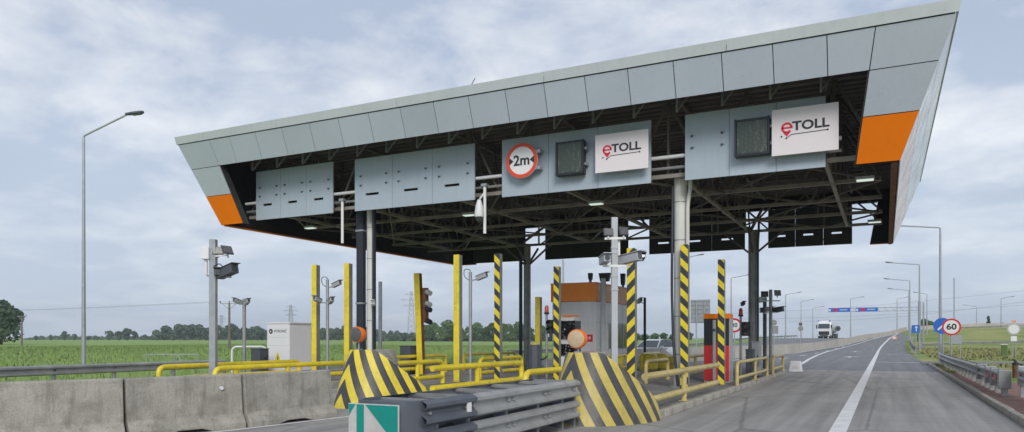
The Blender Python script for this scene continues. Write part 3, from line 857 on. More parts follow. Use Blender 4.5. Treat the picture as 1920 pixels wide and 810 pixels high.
r2 = thing('width_limit_sign', 'round red and white 2 m width limit sign on the front panel', 'road sign', (p[0], 20.3, p[2]))
RS = .53
MB().cyl((0, 0, 0), (0, .05, 0), RS, 40).build('plate', 'white', r2, smooth=True)
ellipse_ring(MB(), 0, 0, -.006, .002, RS * .80, RS, 48).build('red_ring', 'signred', r2)
lettering('lettering', '2m', .44, 'ink', r2, (0, -.004, -.005), bold=.010)
ak = MB()
for s in (-1, 1): ak.prism([(s * RS * .79, -.001, .115), (s * RS * .52, -.001, 0), (s * RS * .79, -.001, -.115)], (0, -.006, 0))
ak.build('arrow', 'ink', r2)
for zz in (-.25, .25): MB().box(RS * .8, RS + .06, .05, .3, zz - .05, zz + .05).build('bracket', 'galv', r2)
for zz in (-.2, .2): MB().box(-.3, .3, .05, .298, zz - .03, zz + .03).build('bracket', 'galv', r2)

# things hanging under the canopy
def hanging(px, py0, py1, label, dome):
    y = 20.7; p = onY(px, py0, y); q = onY(px, py1, y)
    root = thing('hanging_camera' if dome else 'hanging_pipe', label, 'camera' if dome else 'pipe', (p[0], y, q[2]))
    L = p[2] - q[2]
    MB().cyl((0, 0, 0), (0, 0, L), .05, 12).build('pipe', 'white', root, smooth=True)
    MB().box(-.1, .1, -.08, .08, L - .06, L + .02).build('clamp', 'galv', root)
    if dome:
        d = MB().tube([(-.12, -.15, L * .68), (-.12, -.15, L * .55), (-.12, -.15, L * .38), (-.12, -.15, L * .33)], [.06, .12, .16, .14], 16).build('housing', 'white', root, smooth=True)
        MB().tube([(-.12, -.15, L * .33), (-.12, -.15, L * .27), (-.12, -.15, L * .23)], [.12, .10, .03], 14).build('dome', 'glass', d, smooth=True)
        MB().bar((-.12, -.12, L * .7), (0, 0, L * .85), .05).build('arm', 'white', root)
hanging(642, 374, 456, 'white pipe hanging between the two leftmost front sign panels', False)
hanging(909, 346, 438, 'white dome camera on a hanging pipe left of the 2 m sign panel', True)
for (px, py, lab) in ((880, 404, 'lit ceiling lamp under the canopy centre'), (582, 428, 'ceiling lamp under the canopy by the left orange corner'),
                      (1622, 338, 'ceiling lamp under the canopy by the right orange corner'), (1640, 417, 'ceiling lamp under the right rear of the canopy'), (1118, 383, 'ceiling lamp under the canopy above the tall camera pole')):
    p = onZ(px, py, 5.92)
    t_ = thing('ceiling_lamp', lab, 'lamp', tuple(p), 0, 'ceiling lamps under the canopy')
    MB().box(-.24, .24, -.14, .14, .012, .10).build('housing', 'greypaint', t_, bevel=.02)
    MB().box(-.21, .21, -.11, .11, -.01, .012).build('diffuser', 'lampglow', t_)
    MB().box(-.03, .03, -.03, .03, .10, .28).build('bracket', 'steel_dark', t_)

# ================================================================== TOLL ISLANDS: NOSES, RAILS, POSTS
def shield(label, x, y, m, beacon_m, blabel, bz):
    root = thing('impact_shield', label, 'crash block', (x, y, 0), 0, 'striped island noses')
    mb = MB(); n = 40; rows = 8; mb.uv = []
    def plan(a):
        s = abs(a) * math.pi / 2; return Vector((1.32 * math.sin(s), 1.75 * (1 - math.cos(s)), 0)) if a > 0 else Vector((-.52 * math.sin(s), 1.1 * (1 - math.cos(s)), 0))
    def hh(a):
        s = abs(a)
        if a < 0: return 1.32 - .5 * max(0, (s - .4) / .6)
        return 1.32 if s < .33 else 1.32 - .94 * ((s - .33) / .67) ** 1.15
    ctr = Vector((0, 2.0, 0)); arc = [0.0]
    A = [-1 + 2 * k / n for k in range(n + 1)]
    def arc_len(a):
        t = 0; p = plan(0)
        for k in range(1, 21):
            q = plan(a * k / 20); t += (q - p).length; p = q
        return t
    for a in A:
        P = plan(a); h = hh(a); u = arc_len(a)
        for j in range(rows + 1):
            z = h * j / rows; q = P.lerp(ctr, .27 * (z / 1.32) ** 1.15); q.z = z
            mb.v.append(tuple(q)); mb.uv.append((u + .60 * z) / .40)
    for k in range(n):
        for j in range(rows):
            o = k * (rows + 1) + j; mb.f.append((o, o + rows + 1, o + rows + 2, o + 1))
    mb.build('shell', m, root, smooth=True)
    # concrete core closing the top and the back
    core = MB(); top = [Vector(mb.v[k * (rows + 1) + rows]) for k in range(n + 1)]
    ins = [p.lerp(Vector((0, 2.0, p.z)), .02) - Vector((0, 0, .012)) for p in top]; mid = [Vector((p.x * .25, 2.0, p.z - .012)) for p in top]
    core.v = [tuple(p) for p in ins + mid] + [(p[0], p[1], 0.0) for p in mid] + [(p[0], p[1], 0.0) for p in ins]
    q = n + 1
    for k in range(n):
        core.f += [(k, k + 1, q + k + 1, q + k), (q + k, q + k + 1, 2 * q + k + 1, 2 * q + k)]
    core.f += [(0, q, 2 * q, 3 * q), (n, 3 * q + n, 2 * q + n, q + n)]
    core.build('core', 'concrete', root)
    b = thing('warning_lamp', blabel, 'warning lamp', (x, y + .72, 1.31), 0, 'round warning lamps on the island noses')
    zz = bz - 1.31
    MB().cyl((0, .02, 0), (0, .02, zz - .12), .022, 8).build('stem', 'galv', b)
    MB().box(-.06, .06, -.04, .08, -.006, .03).build('foot', 'galv', b)
    MB().tube([(0, .10, zz), (0, .08, zz), (0, .0, zz), (0, -.06, zz), (0, -.09, zz)], [.10, .17, .185, .185, .175], 28).build('housing', 'beacon_orange', b, smooth=True)
    MB().tube([(0, -.085, zz), (0, -.10, zz), (0, -.115, zz)], [.162, .162, .12], 28).build('lens', beacon_m, b, smooth=True)
shield('worn black and yellow striped nose block behind the crash cushion', -5.20, 12.35, 'chevron_worn', 'lens_pale', 'round orange warning lamp with pale lens on the right striped nose', 1.575)
shield('bright black and yellow striped nose block beside the concrete barriers', -11.0, 13.1, 'chevron', 'lens_dark', 'round orange warning lamp with dark lens on the left striped nose', 1.67)

def rail(label, x, y0, y1, zt=.85, r=.07, m='yellow', low=True, ends=(True, True), posts=(), group='yellow pipe rails on the toll islands', x1=None):
    x1 = x if x1 is None else x1
    root = thing('pipe_rail', label, 'railing', (x, y0, ISL), 0, group)
    L = y1 - y0; dx = x1 - x; zt -= ISL; zb = .22
    pts = ([(0, 0, 0)] if ends[0] else []) + [(0, 0, zt), (dx, L, zt)] + ([(dx, L, 0)] if ends[1] else [])
    MB().tube(fillet(pts, .22, 6), r, 12).build('top_rail', m, root, smooth=True)
    if low: MB().cyl((0, 0, zb), (dx, L, zb), r, 12).build('lower_rail', m, root, smooth=True)
    for f in posts:
        MB().cyl((dx * f, L * f, 0), (dx * f, L * f, zt), r * .9, 12).build('post', m, root, smooth=True)
        MB().box(dx * f - .11, dx * f + .11, L * f - .11, L * f + .11, 0, .015).build('base_plate', m, root)
rail('long faded yellow pipe rail on the kerb behind the right striped nose', -4.1, 13.75, 20.6, m='yellow_old', ends=(False, False), posts=(.45,))
rail('faded yellow pipe hoop in front of the grey cabinets', -3.98, 22.9, 29.2, .85, .055, 'yellow_old', posts=(.55,))
rail('small faded yellow pipe hoop at the far end of the right island', -3.9, 30.2, 33.4, .85, .055, 'yellow_old')
rail('short yellow hoop beside the red terminal', -6.7, 22.6, 25.2, .85, .06, 'yellow_old')
rail('yellow pipe rail on the lane-two side behind the right striped nose', -6.85, 14.2, 19.6, posts=(.4,))
rail('long bright yellow pipe rail with rounded end behind the left striped nose', -9.65, 14.9, 19.75, .86, .075, ends=(False, True), posts=(.45,))
rail('bright yellow pipe rail on the far side of the middle island', -12.5, 15.2, 19.9, .86, .07, posts=(.35, .7))
rail('yellow pipe hoop behind the striped post by the dark drum', -12.5, 22.3, 25.6, .86, .07)
rail('yellow pipe hoop beside the toll booth front', -9.75, 23.6, 26.2, .86, .07, posts=(.5,))
rail('yellow pipe hoop along the toll booth side', -9.7, 27.0, 31.0, .86, .07, posts=(.5,))
rail('yellow pipe hoop beyond the toll booth', -9.7, 32.0, 35.0, .86, .07)
rail('yellow pipe rail above the concrete barriers, nearer one', -16.6, 14.6, 20.2, .74, .075, posts=(.5,))
rail('yellow pipe rail above the concrete barriers, farther one', -18.9, 14.6, 20.4, .74, .075, posts=(.5,))
rail('yellow pipe hoop on the left island behind the leaning post', -16.5, 22.8, 26.5, .86, .07, posts=(.5,))
rail('yellow pipe hoop at the rear of the left island', -16.5, 28.0, 33.0, .86, .07, posts=(.4,))
rail('faded yellow pipe hoop at the rear of the right island on lane two', -6.85, 27.0, 33.0, .86, .065, 'yellow_old', posts=(.5,))

def post(label, px, x, ptop, m, wd=.2, lean=0.0, dp=.19, group='tall marker posts on the toll islands', ybase=None):
    x, y = onX(px, x) if ybase is None else (xat(px, ybase), ybase)
    zt = zat(ptop, x, y) - ISL
    root = thing('marker_post', label, 'post', (x, y, ISL), 0, group)
    if lean: root.rotation_euler = (0, lean, 0)
    MB().box(-wd / 2, wd / 2, 0, dp, 0, zt).build('profile', 'galv_old' if m != 'rusty' else 'rust', root)
    MB().box(-wd / 2 - .002, wd / 2 + .002, -.013, -.001, .0, zt + .01).build('face_plate', m if m != 'rusty' else 'yellow', root)
    MB().box(-wd / 2 - .06, wd / 2 + .06, .005, dp + .06, 0, .02).build('base_plate', 'galv_old', root)
    return root
post('black and yellow striped post in front of the right front column', 1283, -5.08, 459, 'stripeR', .21)
post('narrow black and yellow striped post in front of the red terminal', 1352, -4.5, 487, 'stripeR', .19)
post('black and yellow striped post right of the tall floodlight pole', 1183, -6.2, 466, 'stripeL', .22)
post('black and yellow striped post rising from the long bright yellow rail', 932, -11.2, 476, 'stripeR', .19)
post('black and yellow striped post left of the toll booth', 1043, -10.05, 500, 'stripeR', .19)
post('plain yellow post beside the camera pole behind the left striped nose', 856, -12.5, 478, 'yellow', .21)
post('plain yellow post left of the left front column', 650, -17.15, 494, 'yellow', .22)
post('plain yellow post beside the white cabinet', 589, -18.6, 497, 'yellow', .22)
post('leaning yellow post with rusty side', 788, -16.2, 512, 'rusty', .25, lean=-.045)
post('short plain yellow post behind the dark drum', 1008, -12.0, 557, 'yellow', .2)

# poles with cameras and floodlights
def floodlight(mb_root, at, yaw, tilt, s=.22):
    M = Matrix.Translation(Vector(at)) @ Matrix.Rotation(yaw, 4, 'Z') @ Matrix.Rotation(tilt, 4, 'X')
    h = MB().prism([(-s, 0, -s * .8), (s, 0, -s * .8), (s, 0, s * .8), (-s, 0, s * .8)], (0, s * .2, 0))
    h.prism([(-s * .6, s * .2, -s * .45), (s * .6, s * .2, -s * .45), (s * .6, s * .2, s * .45), (-s * .6, s * .2, s * .45)], (0, s * .35, 0)).xf(M)
    o = h.build('floodlight', 'darkgrey', mb_root, bevel=.01)
    MB().box(-s * .85, s * .85, -.012, -.002, -s * .65, s * .65).xf(M).build('glass', 'lens_dark', o)
    MB().bar(M @ Vector((0, s * .3, -s * .5)), M @ Vector((0, s * .45, -s * 1.25)), .04).build('bracket', 'galv', o)
def camera_box(root, at, yaw, tilt, L=.55, wd=.17, m='greypaint'):
    M = Matrix.Translation(Vector(at)) @ Matrix.Rotation(yaw, 4, 'Z') @ Matrix.Rotation(tilt, 4, 'X')
    o = MB().box(-wd / 2, wd / 2, -L / 2, L / 2, -wd / 2, wd / 2).xf(M).build('camera', m, root, bevel=.015)
    MB().box(-wd / 2 - .02, wd / 2 + .02, -L / 2 - .1, L / 2, wd / 2 + .005, wd / 2 + .02).xf(M).build('sun_hood', m, o)
    MB().cyl((0, -L / 2 - .005, 0), (0, -L / 2 - .012, 0), wd * .36, 14).xf(M).build('lens', 'glass', o)
    return o
def pole(name, label, x, y, zt, r=.07, square=False, m='galv', z0=ISL, group=None, cat='camera pole'):
    root = thing(name, label, cat, (x, y, z0), TH, group)
    zt -= z0
    if square: MB().box(-r, r, -r, r, 0, zt).build('pole', m, root, bevel=.008)
    else: MB().cyl((0, 0, 0), (0, 0, zt), r, 14).build('pole', m, root, smooth=True)
    MB().box(-r * 2, r * 2, -r * 2, r * 2, 0, .02).build('base_plate', 'galv_old', root)
    return root, zt
CG = 'poles with cameras on the plaza'
# tall pole on the right island
x, y = onX(1152, -5.3)
pr, zt = pole('camera_pole', 'tall square grey pole with two floodlights and two cameras behind the right striped nose', x, y, zat(408, x, y), .068, True, 'greypaint', group=CG)
zr = lambda py: zat(py, x, y) - ISL
MB().bar((-.22, -.05, zr(448)), (.24, -.05, zr(447)), .04, .05).build('cross_arm', 'white', pr)
floodlight(pr, (-.14, -.1, zr(436)), .15, -.2, .11); floodlight(pr, (.2, -.08, zr(434)), .5, -.2, .12)
MB().cyl((.1, .05, zr(490)), (.1, .05, zr(450)), .035, 8).build('conduit', 'white', pr)
MB().bar((-.26, -.05, zr(499)), (.34, -.05, zr(499)), .05, .05).build('cross_arm', 'white', pr)
camera_box(pr, (-.22, -.08, zr(488)), .1, -.08, .5, .16); camera_box(pr, (.32, -.1, zr(486)), .75, -.12, .55, .18)
for z in (466, 476, 520, 545): MB().box(-.08, .08, -.08, .08, zr(z), zr(z) + .03).build('clamp', 'galv', pr)
# left floodlight pole
x, y = onX(400, -17.9)
pl_, zt = pole('camera_pole', 'tall grey pole with pale control box and floodlights, leftmost of the plaza', x, y, zat(449, x, y), .095, True, group=CG)
zr = lambda py: zat(py, x, y) - ISL
MB().box(-.30, -.06, -.2, .06, zr(487), zr(464)).build('control_box', 'white', pl_, bevel=.02)
MB().bar((-.1, 0, zr(481)), (.5, -.2, zr(480)), .04).build('cross_arm', 'white', pl_)
floodlight(pl_, (.16, -.05, zr(470)), .25, -.3, .16); floodlight(pl_, (.52, -.25, zr(470)), 1.0, -.5, .18)
MB().bar((-.18, 0, zr(517)), (.62, -.25, zr(521)), .05).build('cross_arm', 'galv', pl_)
camera_box(pl_, (.5, -.25, zr(511)), .95, -.2, .8, .26, 'darkgrey'); camera_box(pl_, (.18, -.1, zr(512)), .3, -.1, .4, .2, 'darkgrey')
MB().tube(fillet([(.05, -.1, zr(500)), (.25, -.15, zr(494)), (.4, -.2, zr(506))], .1, 5), .015, 6).build('cable', 'black', pl_)
MB().cyl((-.2, -.05, zr(515)), (-.2, -.05, zr(488)), .05, 10).build('conduit', 'white', pl_)
def cam_pole(label, px, xx, ptop, cams, m='galv', r=.055, name='camera_pole', loop=True):
    x, y = onX(px, xx); pr, zt = pole(name, label, x, y, zat(ptop, x, y), r, False, m, group=CG)
    for (dx, py, yaw) in cams:
        z = zat(py, x, y) - ISL
        MB().bar((0, 0, z - .12), (dx * .8, -.18, z - .05), .035).build('arm', 'galv', pr)
        camera_box(pr, (dx, -.22, z), yaw, -.25, .42, .14, 'greypaint')
    if loop: MB().tube(fillet([(0, 0, zt - .3), (-.22, 0, zt - .15), (-.2, 0, zt + .1), (-.02, 0, zt + .08), (0, 0, zt)], .12, 4), .013, 6).build('cable', 'black', pr)
    return pr
cam_pole('grey camera pole with one camera right of the plain yellow post', 882, -12.1, 510, ((.38, 520, .9),))
cam_pole('grey camera pole with three cameras between two yellow posts', 614, -17.9, 524, ((.38, 534, .9), (-.3, 563, -.3), (.18, 565, .5)))
cam_pole('slim camera pole beside the field left of the white cabinet', 458, -22.9, 560, ((-.18, 566, -.4), (.2, 567, .6)), 'galv_old', .07, loop=False)
cam_pole('black camera pole behind the toll booth', 1209, -9.9, 558, ((-.28, 565, .2),), 'black', .06, loop=False)
x, y = onX(713, -17.2); pole('plain_pole', 'plain grey pole right of the left front column', x, y, zat(528, x, y), .07, group=None, cat='pole')
x, y = onX(1131, -9.75); pole('plain_pole', 'grey pole standing in front of the toll booth corner', x, y, zat(522, x, y), .09, True, 'greypaint', cat='pole')
# twin poles at the far end of the right island
x, y = onX(1445, -4.55); tw, zt = pole('camera_pole', 'dark pole with square floodlights at the far end of the right island', x, y, zat(543, x, y), .075, False, 'galv_old', group=CG)
floodlight(tw, (.28, -.1, zt - .15), .2, -.15, .16); floodlight(tw, (-.3, -.1, zt - .2), -.2, -.15, .16)
camera_box(tw, (.3, -.1, zt - .9), .6, -.1, .5, .2, 'darkgrey'); MB().bar((-.4, 0, zt - .5), (.4, -.05, zt - .5), .05).build('cross_arm', 'galv', tw)
MB().bar((-.3, 0, zt - 1.05), (.35, -.05, zt - 1.0), .05).build('cross_arm', 'white', tw)
x, y = onX(1434, -4.95); t2, zt = pole('camera_pole', 'dark pole with a cluster of white cameras beside the rear right column', x, y, zat(552, x, y), .085, False, 'darkgrey', group=CG)
camera_box(t2, (-.15, -.15, zt - .25), .2, -.1, .4, .22, 'white'); camera_box(t2, (.1, -.2, zt - .7), .5, -.1, .5, .18, 'white'); camera_box(t2, (-.2, -.2, zt - .75), -.2, -.1, .4, .16, 'darkgrey')

# traffic lights
def traffic_light(label, px, xx, ptop, pbot, beacon=True):
    x, y = onX(px, xx); z0, z1 = zat(pbot, x, y) - ISL, zat(ptop, x, y) - ISL
    root = thing('traffic_light', label, 'traffic light', (x, y, ISL), 0, 'lane traffic lights')
    MB().cyl((0, 0, 0), (0, 0, z1 + .05), .045, 10).build('pole', 'galv_old', root, smooth=True)
    h = MB().box(.06, .36, -.12, .12, z0, z1 - .15).build('signal_head', 'black', root, bevel=.02)
    n = 2; hh = (z1 - .15 - z0) / n
    for k in range(n):
        zc2 = z0 + hh * (k + .5)
        MB().cyl((.21, -.122, zc2), (.21, -.13, zc2), .1, 16).build('lens', 'lens_dark', h)
        v = MB(); ellipse_ring(v, .21, zc2, -.30, -.121, .105, .118, 16, R(-10), R(190)); v.build('visor', 'black', h)
    if beacon:
        MB().cyl((0, 0, z1 + .05), (0, 0, z1 + .12), .09, 12).build('beacon_base', 'black', root)
        MB().tube([(0, 0, z1 + .12), (0, 0, z1 + .3), (0, 0, z1 + .36)], [.075, .07, .03], 14).build('beacon', 'beacon_red', root, smooth=True)
traffic_light('traffic light with red beacon in front of the rear right column', 1389, -4.75, 596, 630)
traffic_light('traffic light with red beacon left of the toll booth', 1025, -10.6, 592, 625)
x, y = onX(797, -16.1)
rt = thing('signal_head', 'old signal heads fixed to the leaning yellow post', 'traffic light', (x, y, zat(605, x, y)))
MB().box(-.06, .10, -.1, .1, 0, zat(540, x, y) - zat(605, x, y)).build('housing', 'rust', rt)
for k, z in enumerate((.08, .55, .75, 1.2)):
    v = MB(); v.tube([(.12, -.05, z), (.34, -.14, z - .07)], [.11, .10], 12); v.build('visor', 'greypaint' if k > 1 else 'black', rt, smooth=True)
# CCTV on columns
for (px, py, xx, yy, lab) in ((700, 569, -16.15, 21.1, 'small white camera on the left front column'), (1393, 570, -5.45, 33.1, 'small dark camera on the rear right column'), (1204, 483, -6.0, 19.3, 'black dome camera beside the striped post')):
    p = (xat(px, yy), yy, zat(py, xat(px, yy), yy))
    t_ = thing('wall_camera', lab, 'camera', p)
    camera_box(t_, (0, 0, 0), .5, -.2, .3, .12, 'white' if px == 700 else 'black'); MB().bar((0, .1, .02), (-.12, .25, .06), .04).build('arm', 'galv', t_)

# dark barrier housings
def drum(label, px, xx, ptop, wd, rnd, z0=ISL):
    x, y = onX(px, xx); h = zat(ptop, x, y) - z0
    root = thing('barrier_housing', label, 'housing', (x, y, z0), 0, 'dark barrier housings')
    if rnd:
        MB().tube([(0, 0, 0), (0, 0, h - .03), (0, 0, h)], [wd / 2, wd / 2, wd / 2 - .03], 8).build('body', 'darkgrey', root)
        MB().cyl((0, 0, h), (0, 0, h + .035), wd / 2 - .05, 8).build('lid', 'yellow_old', root)
    else:
        MB().box(-wd / 2, wd / 2, -wd / 2, wd / 2, 0, h - .04).build('body', 'darkgrey', root, bevel=.025)
        MB().box(-wd / 2 - .015, wd / 2 + .015, -wd / 2 - .015, wd / 2 + .015, h - .04, h).build('lid', 'darkgrey', root, bevel=.01)
    MB().tube(fillet([(wd / 2 - .02, 0, h * .6), (wd / 2 + .12, 0, h * .62), (wd / 2 + .22, 0, h * .7)], .05, 3), .025, 8).build('barrier_arm_stub', 'black', root)
drum('dark eight-sided housing at the end of the long yellow rail', 1003, -10.1, 646, .42, True)
drum('dark box housing left of the leaning yellow post', 766, -16.9, 648, .5, False)
drum('dark box housing beside the white cabinet', 487, -22.75, 653, .5, False)

# white control cabinet
yc = 23.2; xa, xb = xat(500, yc), xat(543.5, yc); zc3 = zat(604, xb, yc)
cab = thing('control_cabinet', 'white control cabinet with logo and yellow warning sticker at the plaza edge', 'cabinet', ((xa + xb) / 2, yc, ISL))
W2 = (xb - xa) / 2; Hc = zc3 - ISL
MB().box(-W2 + .02, W2 - .02, .012, 1.3, .06, Hc - .06).build('body', 'white', cab)
MB().box(-W2 - .03, W2 + .03, -.03, 1.34, Hc - .06, Hc).build('roof', 'white', cab, bevel=.01)
MB().box(-W2, W2, 0, 1.3, 0, .06).build('plinth', 'darkgrey', cab)
dr = MB().box(-W2 + .04, W2 - .04, -.006, .010, .1, Hc - .09).build('door', 'white', cab)
MB().box(-W2 + .02, -W2 + .06, -.03, -.005, .55, .9).build('handle', 'black', dr)
lettering('lettering', 'VITRONIC', .155, 'ink', dr, (.12, -.007, Hc - .38), bold=.002, depth_=.002)
lgm = MB(); lgm.cyl((-.40, -.010, Hc - .38), (-.40, -.007, Hc - .38), .105, 20); lgm.build('logo', 'ink', dr)
MB().prism([(-.45, -.0102, Hc - .36), (-.36, -.0102, Hc - .36), (-.40, -.0102, Hc - .44)], (0, -.003, 0)).build('logo_mark', 'white', dr)
MB().prism([(-.15, -.007, .42), (.11, -.007, .42), (.11, -.007, .60), (-.02, -.007, .84), (-.15, -.007, .60)], (0, -.003, 0)).build('warning_sticker', 'yellow', dr)
MB().prism([(-.05, -.0105, .52), (.03, -.0105, .52), (-.02, -.0105, .70)], (0, -.002, 0)).build('warning_mark', 'ink', dr)
for k in range(3): MB().box(-W2 + .1, W2 - .1, -.009, -.0062, 1.1 + k * .35, 1.108 + k * .35).build('door_groove', 'greypaint', dr)

# toll booth on the middle island
bx0, bx1, by0, by1 = -11.85, -10.0, 27.0, 31.3
bth = thing('toll_booth', 'grey panelled toll booth with orange attic band on the middle island', 'booth', ((bx0 + bx1) / 2, by0, ISL))
hw = (bx1 - bx0) / 2; BL = by1 - by0; BH = 3.55
cw = MB().box(-hw + .02, hw - .02, .02, BL - .02, 0, 2.85).build('body', 'boothgrey', bth)
MB().box(-hw - .03, hw + .03, -.03, BL + .03, 2.86, BH).build('attic', 'orange_booth', bth)
for k in range(4): MB().box(hw + .031, hw + .042, BL * k / 4 + .01, BL * (k + 1) / 4 - .01, 2.88, BH - .02).build('attic_sheen_panel', 'orange_pale', bth)  # added overlay: paler orange carries the sheen on the attic side
for k in range(0): MB().box(hw + .028, hw + .033, BL * k / 4 - .008, BL * k / 4 + .008, 2.87, BH - .01).build('attic_joint', 'orange_pale', bth)
MB().box(-hw - .05, hw + .05, -.05, BL + .05, BH, BH + .04).build('roof_trim', 'orange_pale', bth)
wcol = 1.28
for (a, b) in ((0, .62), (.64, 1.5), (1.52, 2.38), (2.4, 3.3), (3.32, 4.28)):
    MB().box(hw - .018, hw - .004, a + .01, b, 2.05, 2.84).build('wall_panel', 'boothgrey_lit', bth)
    MB().box(hw - .018, hw - .004, a + .01, b, .05, .95).build('wall_panel', 'boothgrey_lit', bth)
    if a in (0, .64): MB().box(hw - .018, hw - .004, a + .01, b, .97, 2.03).build('wall_panel', 'boothgrey_lit', bth)
    else:
        wn = MB().box(hw - .016, hw - .006, a + .05, b - .04, 1.0, 2.0).build('window', 'glass', bth)
        MB().box(hw - .012, hw + .008, a + .01, a + .05, .97, 2.03).build('frame', 'galv', wn); MB().box(hw - .012, hw + .008, b - .04, b, .97, 2.03).build('frame', 'galv', wn)
for (a, b, z0_, z1_) in ((-hw + .03, hw - .03, 2.05, 2.84), (-hw + .03, .45, .05, 2.03), (.47, hw - .03, .05, 2.03)):
    MB().box(a, b, .004, .018, z0_, z1_).build('wall_panel', 'boothgrey', bth)
lettering('number_mark', '0', .16, 'white', bth, (.68, -.012, 1.42), bold=.006)
MB().box(.56, .80, -.006, .003, 1.28, 1.56).build('number_plate', 'signred2', bth)
def roofbox(name, label, px, yy, pt, pb, wd, m):
    x = xat(px, yy); t_ = thing(name, label, 'antenna', (x, yy, ISL + BH + .04)); h = zat(pt, x, yy) - ISL - BH - .04
    MB().box(-.04, .04, -.04, .04, 0, .12).build('stand', 'black', t_); MB().prism([(-wd * .35, -.1, .12), (wd * .35, -.1, .12), (wd / 2, -.1, h), (-wd / 2, -.1, h)], (0, .2, 0)).build('housing', m, t_, bevel=.01)
roofbox('roof_antenna', 'small black antenna on the front corner of the booth roof', 1107, 27.3, 512, 527, .16, 'black')
roofbox('roof_antenna', 'large black box on the booth roof', 1134, 28.4, 512, 530, .48, 'black')
roofbox('roof_antenna', 'tapered black antenna at the back of the booth roof', 1168, 30.6, 513, 538, .2, 'black')
# wrapped terminal before the booth
x0_, x1_ = xat(1050, 24.9), xat(1077, 24.9)
wt = thing('wrapped_terminal', 'payment terminal wrapped in black film in front of the booth', 'terminal', ((x0_ + x1_) / 2, 24.9, ISL))
hwt = (x1_ - x0_) / 2
MB().box(-hwt, hwt, 0, .6, 0, .75).build('plinth', 'white', wt, bevel=.02)
MB().box(-hwt + .03, hwt - .03, .02, .55, .76, 2.2).build('body', 'boothgrey', wt)
for (a, b) in ((.80, 1.20), (1.40, 2.05)):
    bm_ = MB(); nxs, nzs = 12, 10
    for j in range(nzs + 1):
        for i in range(nxs + 1):
            bm_.v.append((-hwt - .03 + (2 * hwt + .06) * i / nxs, -.05 + random.uniform(-.03, .03), a + (b - a) * j / nzs + random.uniform(-.02, .02)))
    for j in range(nzs):
        for i in range(nxs):
            o = j * (nxs + 1) + i; bm_.f.append((o, o + 1, o + nxs + 2, o + nxs + 1))
    f_ = bm_.build('black_film', 'blackfilm', wt)
    MB().box(-hwt - .02, hwt + .02, .0, .58, a, b).build('black_film', 'blackfilm', wt)
MB().box(-hwt + .1, hwt - .05, -.02, .6, 2.2, 2.26).build('cap', 'orange', wt)
# red extinguisher boxes by the booth
x = xat(1101, 26.4); fe = thing('extinguisher_box', 'red box on the ground beside the booth wall', 'box', (x, 26.4, ISL))
MB().box(-.3, .3, 0, .3, 0, .85).build('body', 'redterm', fe, bevel=.02); MB().box(-.32, .32, -.02, .32, .85, .9).build('lid', 'redterm', fe)

# red terminal on the right island
yt_ = 24.2; xa, xb = xat(1320, yt_), xat(1368, yt_)
rt = thing('payment_terminal', 'tall red and black payment terminal behind the narrow striped post', 'terminal', ((xa + xb) / 2, yt_, ISL))
hw = (xb - xa) / 2; th_ = zat(588, xb, yt_) - ISL; zm = zat(648, xb, yt_) - ISL
MB().box(-hw, hw, .02, .62, 0, th_ - .02).build('body', 'greypaint', rt)
MB().box(-hw - .005, hw - .02, 0, .018, .05, zm).build('lower_front', 'redterm', rt)
MB().box(-hw - .005, hw - .02, 0, .018, zm + .004, th_ - .16).build('upper_front', 'black', rt)
MB().box(-hw - .01, hw + .01, -.015, .5, th_ - .155, th_).build('cap', 'orange', rt, bevel=.01)
MB().box(-.12, -.02, -.03, -.002, 0, th_ - .2).build('stripe_bar', 'greypaint', rt)
MB().box(.0, .22, -.03, -.002, zm - .45, zm + .1).build('tray', 'redterm', rt, bevel=.01)
MB().box(.04, .18, -.02, .0, zm + .2, zm + .5).build('screen', 'screen', rt)
MB().cyl((-.07, -.04, zm + .5), (-.07, -.06, zm + .5), .05, 10).build('button', 'darkgrey', rt)
# grey cabinets before the rear right column
for (pa, pb, yy, pt, m, lab) in ((1398, 1411, 28.4, 655, 'darkgrey', 'dark control cabinet in front of the rear right column'), (1409, 1424, 29.0, 640, 'greypaint', 'grey control cabinet in front of the rear right column')):
    xa, xb = xat(pa, yy), xat(pb, yy); h = zat(pt, xb, yy) - ISL
    t_ = thing('control_cabinet', lab, 'cabinet', ((xa + xb) / 2, yy, ISL)); wd = (xb - xa) / 2
    MB().box(-wd, wd, .012, .5, 0, h - .03).build('body', m, t_, bevel=.01); MB().box(-wd - .02, wd + .02, -.01, .52, h - .03, h).build('lid', m, t_)
    d_ = MB().box(-wd + .02, wd - .02, 0, .011, .05, h - .06).build('door', m, t_); MB().box(wd - .08, wd - .05, -.02, 0, h * .45, h * .6).build('handle', 'black', d_)
# white block at the island end
wb = thing('water_barrier', 'small white plastic barrier at the far end of the right island', 'barrier', (-3.75, 36.7, 0))
MB().prism([(-.3, 0, 0), (.3, 0, 0), (.22, 0, .5), (-.22, 0, .5)], (0, .5, 0)).build('body', 'white', wb, bevel=.04); MB().box(-.15, .15, -.01, 0, .12, .3).build('recess', 'paint', wb)
# yellow cushions between lanes beyond the booth
for i, (px, wd_) in enumerate(((1150, 30.5), (1215, 33.5), (1236, 34.5), (1258, 36))):
    x, y = atW(px, wd_); t_ = thing('yellow_bumper', ('yellow bumper drum left of the black camera pole', 'yellow bumper drum right of the black camera pole', 'yellow bumper drum in front of the white car', 'yellow bumper drum beside the right front column')[i], 'bumper', (x, y, .16 if -12.7 < x < -9.4 else 0), 0, 'yellow bumper drums beyond the booth')
    MB().tube([(0, 0, 0), (0, 0, .05), (0, 0, .62), (0, 0, .70)], [.42, .46, .44, .34], 16).build('drum', 'yellow', t_, smooth=True); MB().tube([(0, 0, .30), (0, 0, .32), (0, 0, .38), (0, 0, .40)], [.455, .475, .475, .455], 16).build('band', 'yellow_old', t_)

